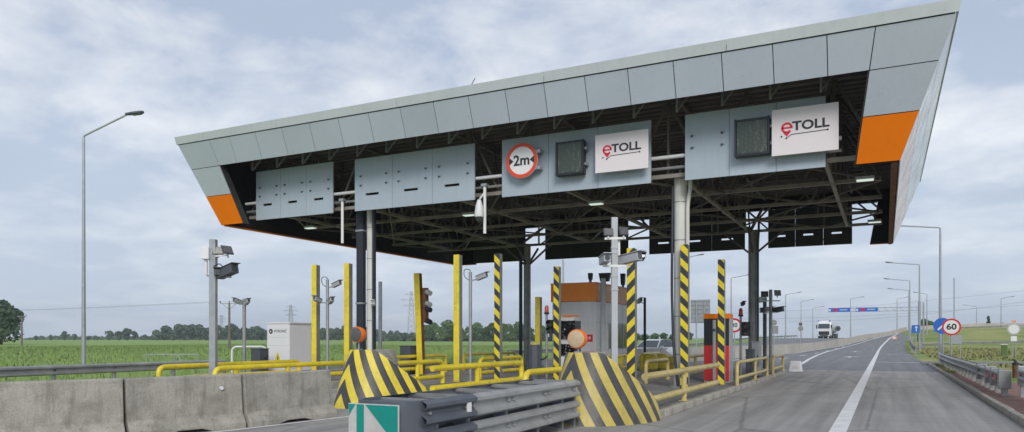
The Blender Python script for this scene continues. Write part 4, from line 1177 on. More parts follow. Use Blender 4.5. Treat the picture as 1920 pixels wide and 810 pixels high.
# ================================================================== CRASH CUSHION
AX, AH = -5.3, .42
att = thing('crash_cushion', 'grey crash cushion of steel beams with teal and white front plate', 'crash cushion', (AX, 6.97, 0))
WPROF = [(0, -.155), (.02, -.15), (.085, -.115), (.085, -.07), (.01, -.02), (.01, .02), (.085, .07), (.085, .115), (.02, .15), (0, .155)]
def wbeam(p0, p1, side, zc_, th_=.012, lift=0.0):
    p0, p1 = Vector(p0), Vector(p1); d = (p1 - p0).normalized(); n = Vector((d.y, -d.x, 0)) * side
    mb = MB(); k = len(WPROF)
    for p in (p0, p1):
        for (o, z) in WPROF: mb.v.append(tuple(p + n * (o + lift) + Vector((0, 0, zc_ + z))))
        for (o, z) in WPROF: mb.v.append(tuple(p + n * (o + lift - th_) + Vector((0, 0, zc_ + z))))
    for i in range(k - 1):
        mb.f += [(i, i + 1, 2 * k + i + 1, 2 * k + i), (k + i, 3 * k + i, 3 * k + i + 1, k + i + 1)]
        mb.f += [(i, k + i, k + i + 1, i + 1), (2 * k + i, 2 * k + i + 1, 3 * k + i + 1, 3 * k + i)]
    mb.f += [(0, 2 * k, 3 * k, k), (k - 1, 2 * k - 1, 4 * k - 1, 3 * k - 1)]
    return mb
segs = [(7.30, 8.5, 'attdark'), (8.35, 9.7, 'beam_galv'), (9.55, 11.0, 'beam_galv'), (10.85, 12.25, 'beam_galv')]
for i, (a, b, m) in enumerate(segs):
    for side in (1, -1):
        for zc_ in (.70, .33):
            o = wbeam((AX + side * (AH - .03), a, 0), (AX + side * (AH - .03), b, 0), side, zc_, lift=.016 * (3 - i) * .6).build('beam', m, att, world=True, smooth=True)
            for q in (a + .12, b - .2):
                MB().cyl((AX + side * (AH + .0), q, zc_), (AX + side * (AH + .055), q, zc_), .022, 8).build('bolt', 'galv', o, world=True)
for k, y in enumerate((7.62, 8.4, 9.5, 10.6, 11.6, 12.15)):
    dmb = MB().box(AX - AH + .03, AX + AH - .03, y, y + .05, .08, .78).build('diaphragm', 'attdark', att, world=True)
    MB().box(AX - AH - .02, AX + AH + .02, y - .01, y + .05, .80, .845).build('top_angle', 'galv_old', dmb, world=True)
    for side in (-1, 1):
        MB().box(AX + side * .33 - .04, AX + side * .33 + .04, y + .055, y + .13, .0, .74).build('leg', 'galv_old', dmb, world=True)
for k, (a, b) in enumerate(((7.7, 8.35), (8.5, 9.45), (9.6, 10.55), (10.7, 11.55))):
    MB().box(AX - .27, AX + .27, a + .05, b - .05, .12, .50).build('cartridge', 'black', att, world=True, bevel=.03)
    MB().bar((AX - .3, a, .70), (AX + .3, b, .70), .03).build('tie_rod', 'galv_old', att, world=True)
# rounded nose
npts = [(-AH, .62), (-AH, .30), (-.36, .14), (-.24, .05), (0, 0), (.24, .05), (.36, .14), (AH, .30), (AH, .62)]
nz = MB()
nn = len(npts)
for z in (.14, .86):
    for (x, y) in npts: nz.v.append((x, y, z))
    for (x, y) in npts: nz.v.append((x * .95, y + .03, z))
for i in range(nn - 1):
    nz.f += [(i, i + 1, 2 * nn + i + 1, 2 * nn + i), (nn + i, 3 * nn + i, 3 * nn + i + 1, nn + i + 1), (2 * nn + i, 2 * nn + i + 1, 3 * nn + i + 1, 3 * nn + i)]
nz.build('nose', 'attdark', att, smooth=True)
MB().prism([(x * .94, y + .04, 0) for x, y in npts], (0, 0, .02)).xf(Matrix.Translation((0, 0, .80))).build('nose_lid', 'attdark', att)
pf = MB().box(-.36, .36, -.045, -.02, .18, .83).build('front_plate', 'plate_dirty', att, bevel=.008)
yy = -.0455
def sgn(name, pts, m): return MB().prism([(x, yy, z) for x, z in pts], (0, -.003, 0)).build(name, m, pf)
sgn('teal_bar', [(-.235, .19), (-.13, .19), (-.13, .82), (-.235, .82)], 'teal')
sgn('teal_wedge', [(-.11, .82), (.35, .82), (.35, .35)][::-1], 'teal')
sgn('teal_wedge', [(-.35, .82), (-.25, .82), (-.35, .68)][::-1], 'teal')
sgn('teal_wedge', [(.35, .19), (-.11, .19), (.35, .24)], 'teal')
MB().box(.30, .34, 1.30, 1.36, .64, .76).xf(Matrix.Translation((.17, .0, 0))).build('serial_plate', 'white', att)

# ================================================================== CONCRETE BARRIERS
JP = [(-10.12, 11.75), (-10.33, 9.64), (-10.92, 7.78), (-11.75, 5.95), (-12.9, 4.4)]
BP = [(-.28, 0), (-.28, .10), (-.16, .26), (-.09, .93), (-.06, .95), (.06, .95), (.09, .93), (.16, .26), (.28, .10), (.28, 0)]
labs = ['concrete barrier next to the bright striped nose', 'second concrete barrier from the bright striped nose, with white reflector', 'third concrete barrier from the bright striped nose', 'concrete barrier at the left edge, nearest the camera']
for i in range(4):
    a, b = Vector((*JP[i], 0)), Vector((*JP[i + 1], 0)); L = (b - a).length - .03; mid_ = (a + b) / 2
    ang = math.atan2((b - a).y, (b - a).x)
    root = thing('concrete_barrier', labs[i], 'barrier', mid_, ang, 'concrete barriers on the left')
    mb = MB(); ns = 10; k = len(BP)
    for s in range(ns + 1):
        x = -L / 2 + L * s / ns
        for (o, z) in BP:
            zz = z
            if z == 0 and ns * .40 <= s <= ns * .6: zz = .055
            mb.v.append((x, o + random.uniform(-.004, .004), zz))
    for s in range(ns):
        for q in range(k - 1):
            mb.f.append((s * k + q, s * k + q + 1, (s + 1) * k + q + 1, (s + 1) * k + q))
        mb.f.append((s * k + k - 1, s * k, (s + 1) * k, (s + 1) * k + k - 1))
    mb.f += [tuple(range(k))[::-1], tuple(range(ns * k, ns * k + k))]
    mb.build('body', 'concrete', root, bevel=.012)
    for x in (-L * .3, L * .28):
        MB().cyl((x, .128, .50), (x, .132, .50), .022, 10).build('hole', 'slot', root); MB().cyl((x, -.128, .50), (x, -.132, .50), .022, 10).build('hole', 'slot', root)
    if i == 1:
        MB().cyl((-L * .30, .115, .72), (-L * .30, .165, .72), .03, 12).build('reflector', 'white', root)

# ================================================================== GUARDRAILS
def guardrail(label, pts, top=.75, step=2.0, m='galv_old', zf=None, posts='post', group=None, block=False, sides=(1,), pw=.06):
    zf = zf or (lambda x, y: hill(x, y) - .03)
    P = [Vector((x, y, 0)) for x, y in pts]
    base_ = Vector((P[0].x, P[0].y, zf(P[0].x, P[0].y)))
    root = thing('guardrail', label, 'guardrail', base_, 0, group)
    for i in range(len(P) - 1):
        a, b = P[i].copy(), P[i + 1].copy()
        za, zb = zf(a.x, a.y), zf(b.x, b.y)
        for s in sides:
            mb = wbeam(a, b, s, 0, lift=.05)
            k = len(WPROF) * 2; mb.v = [(v[0], v[1], v[2] + (za if q < k else zb) + top - .155) for q, v in enumerate(mb.v)]
            mb.build('beam', m, root, world=True, smooth=True)
        n = max(1, int(round((b - a).length / step)))
        for q in range(n + (1 if i == len(P) - 2 else 0)):
            p = a.lerp(b, q / n); z = zf(p.x, p.y)
            MB().box(p.x - pw, p.x + pw, p.y - pw * .7, p.y + pw * .7, z - .05, z + top - .02).build(posts, m, root, world=True)
    return root
guardrail('metal guardrail along the green field on the left', [(-22.9, y) for y in (4, 8, 12, 16, 20.6)], .78, 2.0)
zp = lambda x, y: .125
rg = guardrail('metal guardrail beside the kerb on the right', [(3.0, 52), (2.78, 47), (2.72, 42), (2.70, 37), (2.70, 32), (2.70, 27), (2.70, 22.4)], .62, 1.3, 'galv_old', lambda x, y: .125 if y < 35 else .11, sides=(1, -1), pw=.07)
for y in (22.4, 23.9, 25.2, 27.3):
    MB().box(2.56, 2.84, y - .09, y + .09, .30, .78).build('end_block', 'galv_old', rg, world=True, bevel=.015)
for y in (22.9, 24.4): MB().box(2.545, 2.555, y - .22, y + .22, .50, .64).build('reflector', 'signred2', rg, world=True)
sg = guardrail('short guardrail end at the right edge of the picture', [(3.05, 22.0), (3.05, 18), (3.05, 13)], .72, 1.3, 'galv', zp, sides=(1, -1), pw=.07)
MB().box(2.93, 3.17, 21.92, 22.08, .4, .9).build('end_block', 'galv', sg, world=True, bevel=.015)
MB().box(2.95, 3.15, 21.90, 21.918, .55, .68).build('reflector', 'signred2', sg, world=True)
guardrail('far guardrail across the grass slope on the right', [(4.0 + shift(105), 105), (9, 118), (18, 124), (34, 126), (60, 124)], .7, 4.0)
guardrail('guardrail on top of the far embankment', [(6.5 + shift(170), 176), (15, 192), (26, 200), (44, 203), (75, 202), (120, 198)], .8, 4.0)
guardrail('far guardrail on the left carriageway seen between the columns', [(-23, 45), (-23, 70), (-22.6, 100), (-22, 140), (-20, 200)], .8, 5.0)
guardrail('guardrail beside the gantry post on the right roadside', [(2.6, 80), (2.7, 92), (2.9, 104), (3.2, 120), (4.2, 145)], .75, 4.0)
# embankment wall and median barrier
def long_wall(name, label, pts, h, th_, m):
    mb = MB(); v = []
    for i, (x, y) in enumerate(pts):
        a = Vector(pts[max(i - 1, 0)]); b = Vector(pts[min(i + 1, len(pts) - 1)]); d = (b - a).normalized(); n = Vector((d.y, -d.x))
        z = hill(x, y)
        for (o, zz) in ((-th_, -.2), (-th_ * .35, h), (th_ * .35, h), (th_, -.2)): mb.v.append((x + n.x * o, y + n.y * o, z + zz))
    for i in range(len(pts) - 1):
        for q in range(4): mb.f.append((i * 4 + q, i * 4 + (q + 1) % 4, i * 4 + 4 + (q + 1) % 4, i * 4 + 4 + q))
    mb.f += [(0, 1, 2, 3), tuple(range(len(mb.v) - 4, len(mb.v)))[::-1]]
    return tag(mb.build(name, m, loc=(pts[0][0], pts[0][1], 0)), label, 'barrier')
long_wall('median_barrier', 'long beige concrete median barrier curving past the white truck', [(-14.6, 38.5), (-12.2, 52), (-10.7, 62), (-8.9, 81), (-7.7, 98), (-6.5, 115), (-5.1, 133), (-3.5, 150), (-1.4, 168), (1.0, 185), (4.5, 202)], .92, .3, 'wall_conc')
long_wall('parapet', 'grey concrete parapet along the far embankment', [(5.5, 196), (20, 206), (44, 209), (90, 207), (160, 200)], 1.0, .25, 'wall_conc')

# ================================================================== LAMP POSTS
def lamp(label, x, y, h, arm, side, z0, group, m='galv', r=.09, rise=.45):
    root = thing('street_lamp', label, 'street lamp', (x, y, z0), 0, group)
    MB().tube([(0, 0, -.1), (0, 0, 1.2), (0, 0, h * .5), (0, 0, h)], [r * 1.15, r * 1.1, r * .85, r * .6], 12).build('pole', m, root, smooth=True)
    u = Vector((side[0], side[1], 0)).normalized() * arm
    MB().tube(fillet([(0, 0, h - .1), (0, 0, h + .05), (u.x, u.y, h + .05 + rise)], .25, 4), r * .48, 8).build('arm', m, root, smooth=True)
    d = u.normalized(); M = Matrix.Translation((u.x, u.y, h + .05 + rise)) @ Matrix.Rotation(math.atan2(d.y, d.x), 4, 'Z') @ Matrix.Rotation(-.16, 4, 'Y')
    hd = MB().prism([(-.1, -.06, -.03), (.25, -.15, -.05), (.62, -.13, -.05), (.72, -.05, -.04), (.72, .05, -.04), (.62, .13, -.05), (.25, .15, -.05), (-.1, .06, -.03)], (0, 0, .10)).xf(M)
    o = hd.build('lamp_head', 'darkgrey', root, bevel=.03)
    MB().box(.22, .6, -.1, .1, -.075, -.056).xf(M).build('diffuser', 'glass', o)
    return root
x, y = atW(157, 33); zt = zat(255, x, y)
lamp('tall grey street lamp standing alone in the field on the left', x, y, zt, 1.9, (.86, .5), -.05, 'street lamps', rise=1.0, r=.085)
GL = 'street lamps'
for (px, pt, pa, wd, lab) in ((1763, 428, 1700, 56.6, 'nearest tall street lamp right of the road, by the 60 sign'), (1724, 497, 1683, 85.7, 'second street lamp right of the road, by the gantry post'),
                              (1706, 527, 1675, 110, 'third street lamp right of the road'), (1704, 545, 1679, 132, 'fourth street lamp right of the road')):
    x, y = atW(px, wd); z0_ = hill(x, y) - .02
    lamp(lab, x, y, zat(pt, x, y) - z0_, (px - pa) / FPX * wd / .89, (-1, 0), z0_, GL, rise=.35, r=.11)
for i, (px, pt, pa, wd) in enumerate(((1371, 522, 1400, 103), (1473, 553, 1495, 144), (1502, 566, 1519, 171), (1524, 578, 1540, 205), (1595, 561, 1613, 165), (1682, 561, 1698, 170), (1738, 552, 1721, 150), (1831, 575, 1814, 190), (1877, 560, 1894, 170), (1218 + 60, 486, 1308, 88))):
    x, y = atW(px, wd); z0_ = hill(x, y) - .02
    lab = ['street lamp left of the road seen right of the red terminal', 'street lamp left of the road, left of the white truck', 'second street lamp left of the white truck', 'street lamp just behind the white truck',
           'thin street lamp behind the blue gantry panels', 'thin street lamp left of the gantry post', 'thin street lamp right of the gantry post', 'thin street lamp on the embankment right of the 60 sign', 'thin street lamp on the embankment near the small conifer', 'street lamp behind the right front column'][i]
    lamp(lab, x, y, max(4, zat(pt, x, y) - z0_), abs(pa - px) / FPX * wd, (math.copysign(1, pa - px), .3), z0_, GL, rise=.4, r=.11)
for i, (px, pt, wd) in enumerate(((1789, 521, 120), (1056, 486, 70))):
    x, y = atW(px, wd); z0_ = hill(x, y)
    o = MB().cyl((0, 0, 0), (0, 0, zat(pt, x, y) - z0_), .09, 8).build('mast', 'galv', smooth=True)
    o.location = (x, y, z0_); tag(o, ['tall thin bare mast right of the 60 sign', 'thin bare mast behind the toll booth'][i], 'mast')

# ================================================================== ROAD SIGNS
def rsign(name, label, px, py, wd, r, posts, face, backside=False):
    x, y = atW(px, wd); z = zat(py, x, y); z0_ = hill(x, y) - .04 + verge(x, y)
    root = thing(name, label, 'road sign', (x, y, z0_)); zz = z - z0_
    for dx in posts: MB().cyl((dx, .05, 0), (dx, .05, zz + r * .7), .035, 8).build('post', 'galv', root, smooth=True)
    pl = MB().cyl((0, 0, zz), (0, .012, zz), r, 36).build('plate', 'galv_old' if backside else face, root)
    return root, pl, zz
s60, pl, zz = rsign('speed_limit_sign', 'round 60 speed limit sign above the right guardrail', 1784, 613, 40, .45, (-.02,), 'white')
ellipse_ring(MB(), 0, zz, -.006, .002, .365, .452, 40).build('red_ring', 'signred2', s60)
lettering('lettering', '60', .44, 'ink', s60, (0, -.005, zz), bold=.012, sx=1.1)
MB().box(-.05, .05, .013, .05, zz - .3, zz - .22).build('clamp', 'galv', s60)
sb, pl, zz = rsign('direction_sign', 'round blue arrow sign half hidden behind the 60 sign', 1767, 611, 46, .5, (.04,), 'signblue2')
MB().prism([(.02, -.006, zz + .10), (.30, -.006, zz - .02), (.18, -.006, zz + .30)], (0, .004, 0)).build('arrow', 'white', sb)
MB().bar((-.25, -.004, zz - .25), (.12, -.004, zz + .12), .004, .10, up=(0, 0, 1)).build('arrow', 'white', sb)
x, y = atW(1717, 78); z0_ = hill(x, y) - .04; z = zat(617, x, y) - z0_
bs = thing('direction_board', 'small blue rectangular sign with white arrow by the gantry post', 'road sign', (x, y, z0_))
MB().box(-.38, .38, 0, .02, z - .42, z + .42).build('plate', 'signblue2', bs)
MB().bar((.05, -.004, z - .25), (.05, -.004, z + .2), .08, .004, up=(0, 1, 0)).build('arrow', 'white', bs); MB().prism([(-.12, -.002, z + .12), (.22, -.002, z + .12), (.05, -.002, z + .34)], (0, -.004, 0)).build('arrow', 'white', bs)
MB().cyl((0, .05, 0), (0, .05, z + .3), .035, 8).build('post', 'galv', bs)
rs, pl, zz = rsign('round_sign', 'round white sign on two posts at the right edge above the grass', 1901, 617, 58, .46, (-.12, .12), 'white')
ellipse_ring(MB(), 0, zz, -.006, .002, .36, .46, 32).build('ring', 'greypaint', rs)
MB().box(-.2, .2, .0, .012, zz - .95, zz - .55).build('plate_below', 'white', rs); MB().box(-.14, .14, 0, .012, zz + .5, zz + .68).build('top_plate', 'orange_pale', rs)
rs, pl, zz = rsign('speed_limit_sign', 'round red-ringed sign half hidden by the traffic light', 1377, 610, 52, .5, (0,), 'white')
ellipse_ring(MB(), 0, zz, -.006, .002, .37, .5, 36).build('red_ring', 'signred2', rs); lettering('lettering', '30', .42, 'ink', rs, (0, -.005, zz), bold=.01)
rs, pl, zz = rsign('round_sign', 'dark back of a small round sign right of the white truck', 1571, 616, 96, .34, (0,), 'signback', False)
ellipse_ring(MB(), 0, zz, -.006, .0, .17, .34, 24).build('rim', 'darkgrey', rs)
rs, pl, zz = rsign('round_sign', 'small grey sign back with lamp left of the white truck', 1501, 616, 96, .34, (0,), 'galv_old'); MB().box(-.2, .2, -.02, .01, zz + .38, zz + .75).build('top_plate', 'darkgrey', rs)
rs, pl, zz = rsign('round_sign', 'small grey sign backs right of the twin camera poles', 1451, 605, 66, .26, (0,), 'galv_old'); MB().box(-.36, .36, -.02, .01, zz - 1.0, zz - .3).build('plate_below', 'galv_old', rs)
x, y = atW(1313, 80); z0_ = hill(x, y); za, zb = zat(606, x, y) - z0_, zat(562, x, y) - z0_
bb = thing('large_sign', 'back of a large grey road sign between the column and the red terminal', 'road sign', (x, y, z0_))
MB().box(-1.05, 1.05, 0, .04, za, zb).build('board', 'galv', bb)
for q in range(6): MB().box(-1.0, 1.0, -.05, -.004, za + .15 + q * (zb - za - .3) / 5 - .03, za + .15 + q * (zb - za - .3) / 5 + .03).build('rib', 'galv_old', bb)
for dx in (-.4, .5): MB().cyl((dx, -.1, 0), (dx, -.1, zb - .2), .07, 10).build('post', 'galv', bb, smooth=True)
x, y = atW(1677, 128); z0_ = hill(x, y) - .02
bc = thing('road_barricade', 'small red and white barricade sign far on the right road edge', 'road sign', (x, y, z0_))
MB().box(-.4, .4, 0, .03, .3, .75).build('board', 'orange_pale', bc); MB().cyl((0, -.01, .55), (0, -.004, .55), .2, 20).build('disc', 'white', bc)
for dx in (-.3, .3): MB().box(dx - .03, dx + .03, .03, .08, 0, .75).build('leg', 'galv', bc)
x, y = atW(1364 + 360, 95); z0_ = hill(x, y) - .03; zt = zat(566, x, y) - z0_; za = zat(579, x, y) - z0_
gn = thing('sign_gantry', 'cantilever gantry with two blue message panels over the road', 'gantry', (x, y, z0_))
MB().cyl((0, 0, 0), (0, 0, zt), .16, 14).build('post', 'galv', gn, smooth=True); MB().cyl((.5, 1.2, 0), (.5, 1.2, zt), .1, 12).build('post', 'galv', gn, smooth=True)
xe = xat(1553, y) - x
for dz in (-.22, .22): MB().bar((0, 0, za + dz), (xe, 0, za + dz), .09).build('arm', 'galv', gn)
for q in range(12): MB().bar((xe * q / 12, 0, za - .22), (xe * (q + .5) / 12, 0, za + .22), .05).build('lattice', 'galv', gn)
MB().box(-.25, .15, -.25, -.1, 1.0, 1.9).build('box', 'black', gn)
for (pa, pb) in ((1554, 1594), (1605, 1646)):
    a, b = xat(pa, y) - x, xat(pb, y) - x
    o = MB().box(a, b, -.35, -.1, za - .27, za + .27).build('message_panel', 'signblue2', gn)
    MB().box(a + (b - a) * .2, a + (b - a) * .42, -.362, -.352, za - .16, za + .16).build('red_field', 'signred2', o)
    MB().box(a + (b - a) * .52, a + (b - a) * .88, -.362, -.352, za - .07, za + .1).build('text_bar', 'signblue', o); MB().box(a + .04, a + (b - a) * .1, -.362, -.352, za - .16, za + .1).build('text_bar', 'white', o)
x, y = onZ(1904, 714, .0)[:2]
bo = thing('bollard', 'short dark rusty bollard in the grass at the right edge', 'bollard', (x, y, .1))
MB().tube([(0, 0, 0), (0, 0, .46), (0, 0, .5)], [.1, .1, .085], 12).build('body', 'rust', bo, smooth=True); MB().tube([(0, 0, .5), (0, 0, .55), (0, 0, .6), (0, 0, .7)], [.12, .12, .05, .025], 12).build('cap', 'black', bo, smooth=True)
for i, (px, py, lab) in enumerate(((1364 + 428, 0, ''),)):
    pass
x, y = atW(1792, 55); z0_ = .0
pb_ = thing('info_board', 'small pale board on the grass below the 60 sign', 'board', (x, y, z0_)); z = zat(637, x, y)
MB().box(-.4, .4, 0, .03, z - .3, z + .35).build('plate', 'galv', pb_)
for dx in (-.3, .3): MB().box(dx - .03, dx + .03, .03, .08, 0, z + .3).build('leg', 'galv', pb_)
x, y = atW(1883, 62); cb_ = thing('marker_box', 'pale green box standing in the grass on the right', 'box', (x, y, 0.0))
MB().box(-.22, .22, -.15, .15, 0, 1.0).build('body', 'leaf_light', cb_, bevel=.03); MB().box(-.25, .25, -.18, .18, 1.0, 1.06).build('lid', 'white', cb_)

# field gate and white hoop on the left
x0_, y0_ = atW(275, 42); x1_, y1_ = atW(370, 42)
fg = thing('field_gate', 'low grey metal gate standing in the green field', 'gate', (x0_, y0_, -.05))
dv = Vector((x1_ - x0_, y1_ - y0_, 0))
for f in (0, .55, 1): MB().cyl(dv * f, dv * f + Vector((0, 0, .75)), .04, 8).build('post', 'galv', fg)
MB().bar((0, 0, .7), dv + Vector((0, 0, .7)), .06).build('rail', 'galv', fg); MB().bar(dv * .6 + Vector((0, 0, .7)), dv * .75 + Vector((0, 0, .05)), .05).build('brace', 'galv', fg)
x0_, y0_ = atW(435, 33); x1_, y1_ = atW(500, 33); d = Vector((x1_ - x0_, y1_ - y0_, 0)); zt = zat(650, x0_, y0_)
hp = thing('hoop_rail', 'white pipe hoop rail beside the white cabinet', 'railing', (x0_, y0_, 0))
MB().tube(fillet([(0, 0, -.05), (0, 0, zt), tuple(d + Vector((0, 0, zt))), tuple(d + Vector((0, 0, -.05)))], .25, 6), .045, 10).build('top_rail', 'white', hp, smooth=True)
MB().cyl((0, 0, zt * .35), tuple(d + Vector((0, 0, zt * .35))), .035, 8).build('lower_rail', 'white', hp, smooth=True)

# utility poles, pylons, wires
def upole(label, px, wd, pt, arm):
    x, y = atW(px, wd); h = zat(pt, x, y) + .05
    root = thing('utility_pole', label, 'utility pole', (x, y, -.05))
    MB().tube([(0, 0, 0), (0, 0, h)], [.2, .13], 10).build('pole', 'wood', root, smooth=True)
    d = Vector(VR)
    if arm:
        MB().bar(d * -arm + Vector((0, 0, h - .1)), d * arm + Vector((0, 0, h - .1)), .12).build('cross_arm', 'galv_old', root)
        for s in (-1, 1): MB().bar(d * (s * arm * .7) + Vector((0, 0, h - .15)), Vector((0, 0, h - 1.0)), .07).build('brace', 'galv_old', root)
        for f in (-.95, 0, .95): MB().cyl(d * (f * arm) + Vector((0, 0, h - .04)), d * (f * arm) + Vector((0, 0, h + .3)), .07, 6).build('insulator', 'darkgrey', root)
    return x, y, h
ux, uy, uh = upole('wooden utility pole with cross arm in front of the far trees', 430, 110, 568, 1.4)
vx, vy, vh = upole('distant utility pole beside the large tree on the left', 41, 150, 592, .9)
wv = MB()
for s in (-1, 1):
    d = Vector(VR) * (s * 1.3); a = Vector((ux, uy, uh + .2)) + d; b = Vector((ux - 130, uy - 22, uh + 1.6)) + d
    wv.tube([a.lerp(b, k / 12) - Vector((0, 0, 1.6 * math.sin(math.pi * k / 12))) for k in range(13)], .014, 5)
tag(wv.build('power_line', 'wire', loc=(ux, uy, uh)), 'thin power lines running left from the utility pole', 'power line')
def pylon(label, px, wd, pt):
    x, y = atW(px, wd); h = zat(pt, x, y)
    root = thing('power_pylon', label, 'pylon', (x, y, -.05), TH, 'far power pylons')
    b, t_ = h * .085, h * .018
    mb = MB()
    def pt_(s, sx, sy): q = b + (t_ - b) * s; return Vector((sx * q, sy * q, h * s))
    for sx in (-1, 1):
        for sy in (-1, 1): mb.bar(pt_(0, sx, sy), pt_(1, sx, sy), .35)
    for k in range(9):
        s0, s1 = k / 9, (k + 1) / 9
        for sy in (-1, 1): mb.bar(pt_(s0, -1, sy), pt_(s1, 1, sy), .2); mb.bar(pt_(s0, 1, sy), pt_(s1, -1, sy), .2)
    mb.build('tower', 'galv', root)
    for f, L in ((.70, .17), (.82, .22), (.93, .14)):
        MB().bar((-h * L, 0, h * f), (h * L, 0, h * f), .5).build('cross_arm', 'galv', root)
        for s in (-1, 1): MB().bar((s * h * L, 0, h * f), (0, 0, h * (f + .05)), .25).build('stay', 'galv', root)
pylon('far lattice power pylon above the white cabinet', 545, 620, 571)
pylon('far lattice power pylon left of the leaning post', 771, 640, 546)
pylon('faint lattice power pylon between the left camera poles', 415, 900, 590)
for k, (a, b) in enumerate((((1300, 598), (1920, 572)), ((1300, 590), (1920, 545)), ((1480, 604), (1920, 566)))):
    p0 = Vector((*atW(a[0], 420), 0)); p0.z = zat(a[1], p0.x, p0.y); p1 = Vector((*atW(b[0], 330), 0)); p1.z = zat(b[1], p1.x, p1.y)
    ww = MB().tube([p0.lerp(p1, q / 10) - Vector((0, 0, 2 * math.sin(math.pi * q / 10))) for q in range(11)], .04, 5)
    tag(ww.build('power_line', 'wire', loc=tuple(p0)), ['middle power line across the sky on the right', 'highest power line across the sky on the right', 'lowest power line across the sky on the right'][k], 'power line')

# ================================================================== VEHICLES
def car(label, x, y, z, rz):
    root = thing('car', label, 'car', (x, y, z), rz)
    # length along local Y (front at -Y); stations: y, half width, z low, belt z, roof z (0 = none)
    st_ = [(-2.15, .62, .32, .62), (-2.05, .78, .24, .74), (-1.6, .86, .2, .86), (-.95, .89, .2, .95), (.6, .9, .2, .97), (1.5, .88, .22, .98), (2.05, .8, .28, .95), (2.15, .7, .36, .85)]
    mb = MB(); n = 8
    for (yy, hw, zl, zb) in st_:
        for (fx, f) in ((-.92, 0), (-1, .35), (-1, .75), (-.9, 1), (.9, 1), (1, .75), (1, .35), (.92, 0)): mb.v.append((fx * hw, yy, zl + (zb - zl) * f))
    for i in range(len(st_) - 1):
        for k in range(n): mb.f.append((i * n + k, i * n + (k + 1) % n, (i + 1) * n + (k + 1) % n, (i + 1) * n + k))
    mb.f += [tuple(range(n)), tuple(range((len(st_) - 1) * n, len(st_) * n))[::-1]]
    mb.build('body', 'carwhite', root, smooth=True)
    cbn = MB(); cs = [(-.98, .80, .80, .93), (-.3, .80, .62, 1.38), (.3, .80, .60, 1.46), (1.2, .78, .58, 1.42), (1.85, .76, .70, .95)]
    for (yy, lo, hi, zt_) in cs: cbn.v += [(-lo, yy, .92), (-hi, yy, zt_), (hi, yy, zt_), (lo, yy, .92)]
    for i in range(4):
        for k in range(4): cbn.f.append((i * 4 + k, i * 4 + (k + 1) % 4, i * 4 + 4 + (k + 1) % 4, i * 4 + 4 + k))
    cbn.f += [(0, 1, 2, 3), (16, 19, 18, 17)]
    cbn.build('cabin', 'glass', root, smooth=False)
    MB().prism([(-.60, -.26, 1.395), (.60, -.26, 1.395), (.58, .3, 1.468), (.56, 1.2, 1.43), (-.56, 1.2, 1.43), (-.58, .3, 1.468)], (0, 0, .02)).build('roof', 'carwhite', root)
    for s in (-1, 1):
        MB().bar((s * .80, -.95, .94), (s * .62, -.28, 1.39), .06).build('pillar', 'carwhite', root)
        MB().box(s * .55 - .18, s * .55 + .18, -2.08, -2.0, .60, .74).build('headlight', 'lens_dark', root, bevel=.02)
        MB().box(s * .98 - .09, s * .98 + .09, -.75, -.6, .92, 1.06).build('mirror', 'carwhite', root, bevel=.02)
        for yy in (-1.35, 1.35):
            wl = MB().cyl((s * .70, yy, .31), (s * .90, yy, .31), .31, 20).build('wheel', 'rubber', root, smooth=True); MB().cyl((s * .901, yy, .31), (s * .91, yy, .31), .2, 14).build('rim', 'galv', wl)
    MB().box(-.5, .5, -2.165, -2.12, .36, .52).build('grille', 'black', root); MB().box(-.26, .26, -2.19, -2.168, .42, .52).build('number_plate', 'white', root)
x, y = atW(1226, 49)
car('white car driving towards the toll lanes behind the yellow bumpers', x, y, .005, R(-14))
x, y = atW(1545, 152); z = hill(x, y)
tr = thing('tanker_truck', 'white tanker truck coming down the far road', 'truck', (x, y, z), R(-4))
cabp = MB().prism([(-1.25, 0, .55), (-1.25, -.05, 1.9), (-1.22, .25, 3.1), (-1.15, .7, 3.6), (-1.15, 2.2, 3.65), (-1.25, 2.2, .55)], (2.5, 0, 0))
cabp.build('cab', 'carwhite', tr, bevel=.08)
MB().prism([(-1.12, -.06, 2.02), (1.12, -.06, 2.02), (1.08, .20, 2.98), (-1.08, .20, 2.98)], (0, -.03, 0)).build('windscreen', 'glass', tr)
MB().box(-1.0, 1.0, -.07, 0, .75, 1.45).build('grille', 'black', tr); MB().box(-1.22, 1.22, -.12, .1, .35, .72).build('bumper', 'darkgrey', tr, bevel=.04)
for s in (-1, 1):
    MB().box(s * .95 - .2, s * .95 + .2, -.135, -.121, .5, .66).build('headlight', 'white', tr)
    MB().box(s * 1.42 - .12, s * 1.42 + .12, .0, .15, 2.0, 2.8).build('mirror', 'black', tr, bevel=.03)
    MB().box(s * 1.1 - .15, s * 1.1 + .15, .3, .55, 3.55, 3.7).build('roof_lamp', 'darkgrey', tr)
    for yy in (1.1, 4.6, 8.6, 9.9, 11.2):
        wl = MB().cyl((s * .85, yy, .5), (s * 1.22, yy, .5), .5, 20).build('wheel', 'rubber', tr, smooth=True); MB().cyl((s * 1.221, yy, .5), (s * 1.23, yy, .5), .28, 14).build('rim', 'galv', wl)
MB().box(-.5, .5, .8, 12, .75, 1.0).build('chassis', 'black', tr)
tk = MB().tube([(0, 2.9, 2.2), (0, 3.0, 2.2), (0, 3.2, 2.2), (0, 12.0, 2.2), (0, 12.2, 2.2)], [.6, 1.0, 1.2, 1.2, .9], 24).build('tank', 'tank', tr, smooth=True)
for yy in (5, 8, 11): MB().tube([(0, yy, 2.2), (0, yy + .06, 2.2)], 1.215, 24).build('band', 'galv', tk)

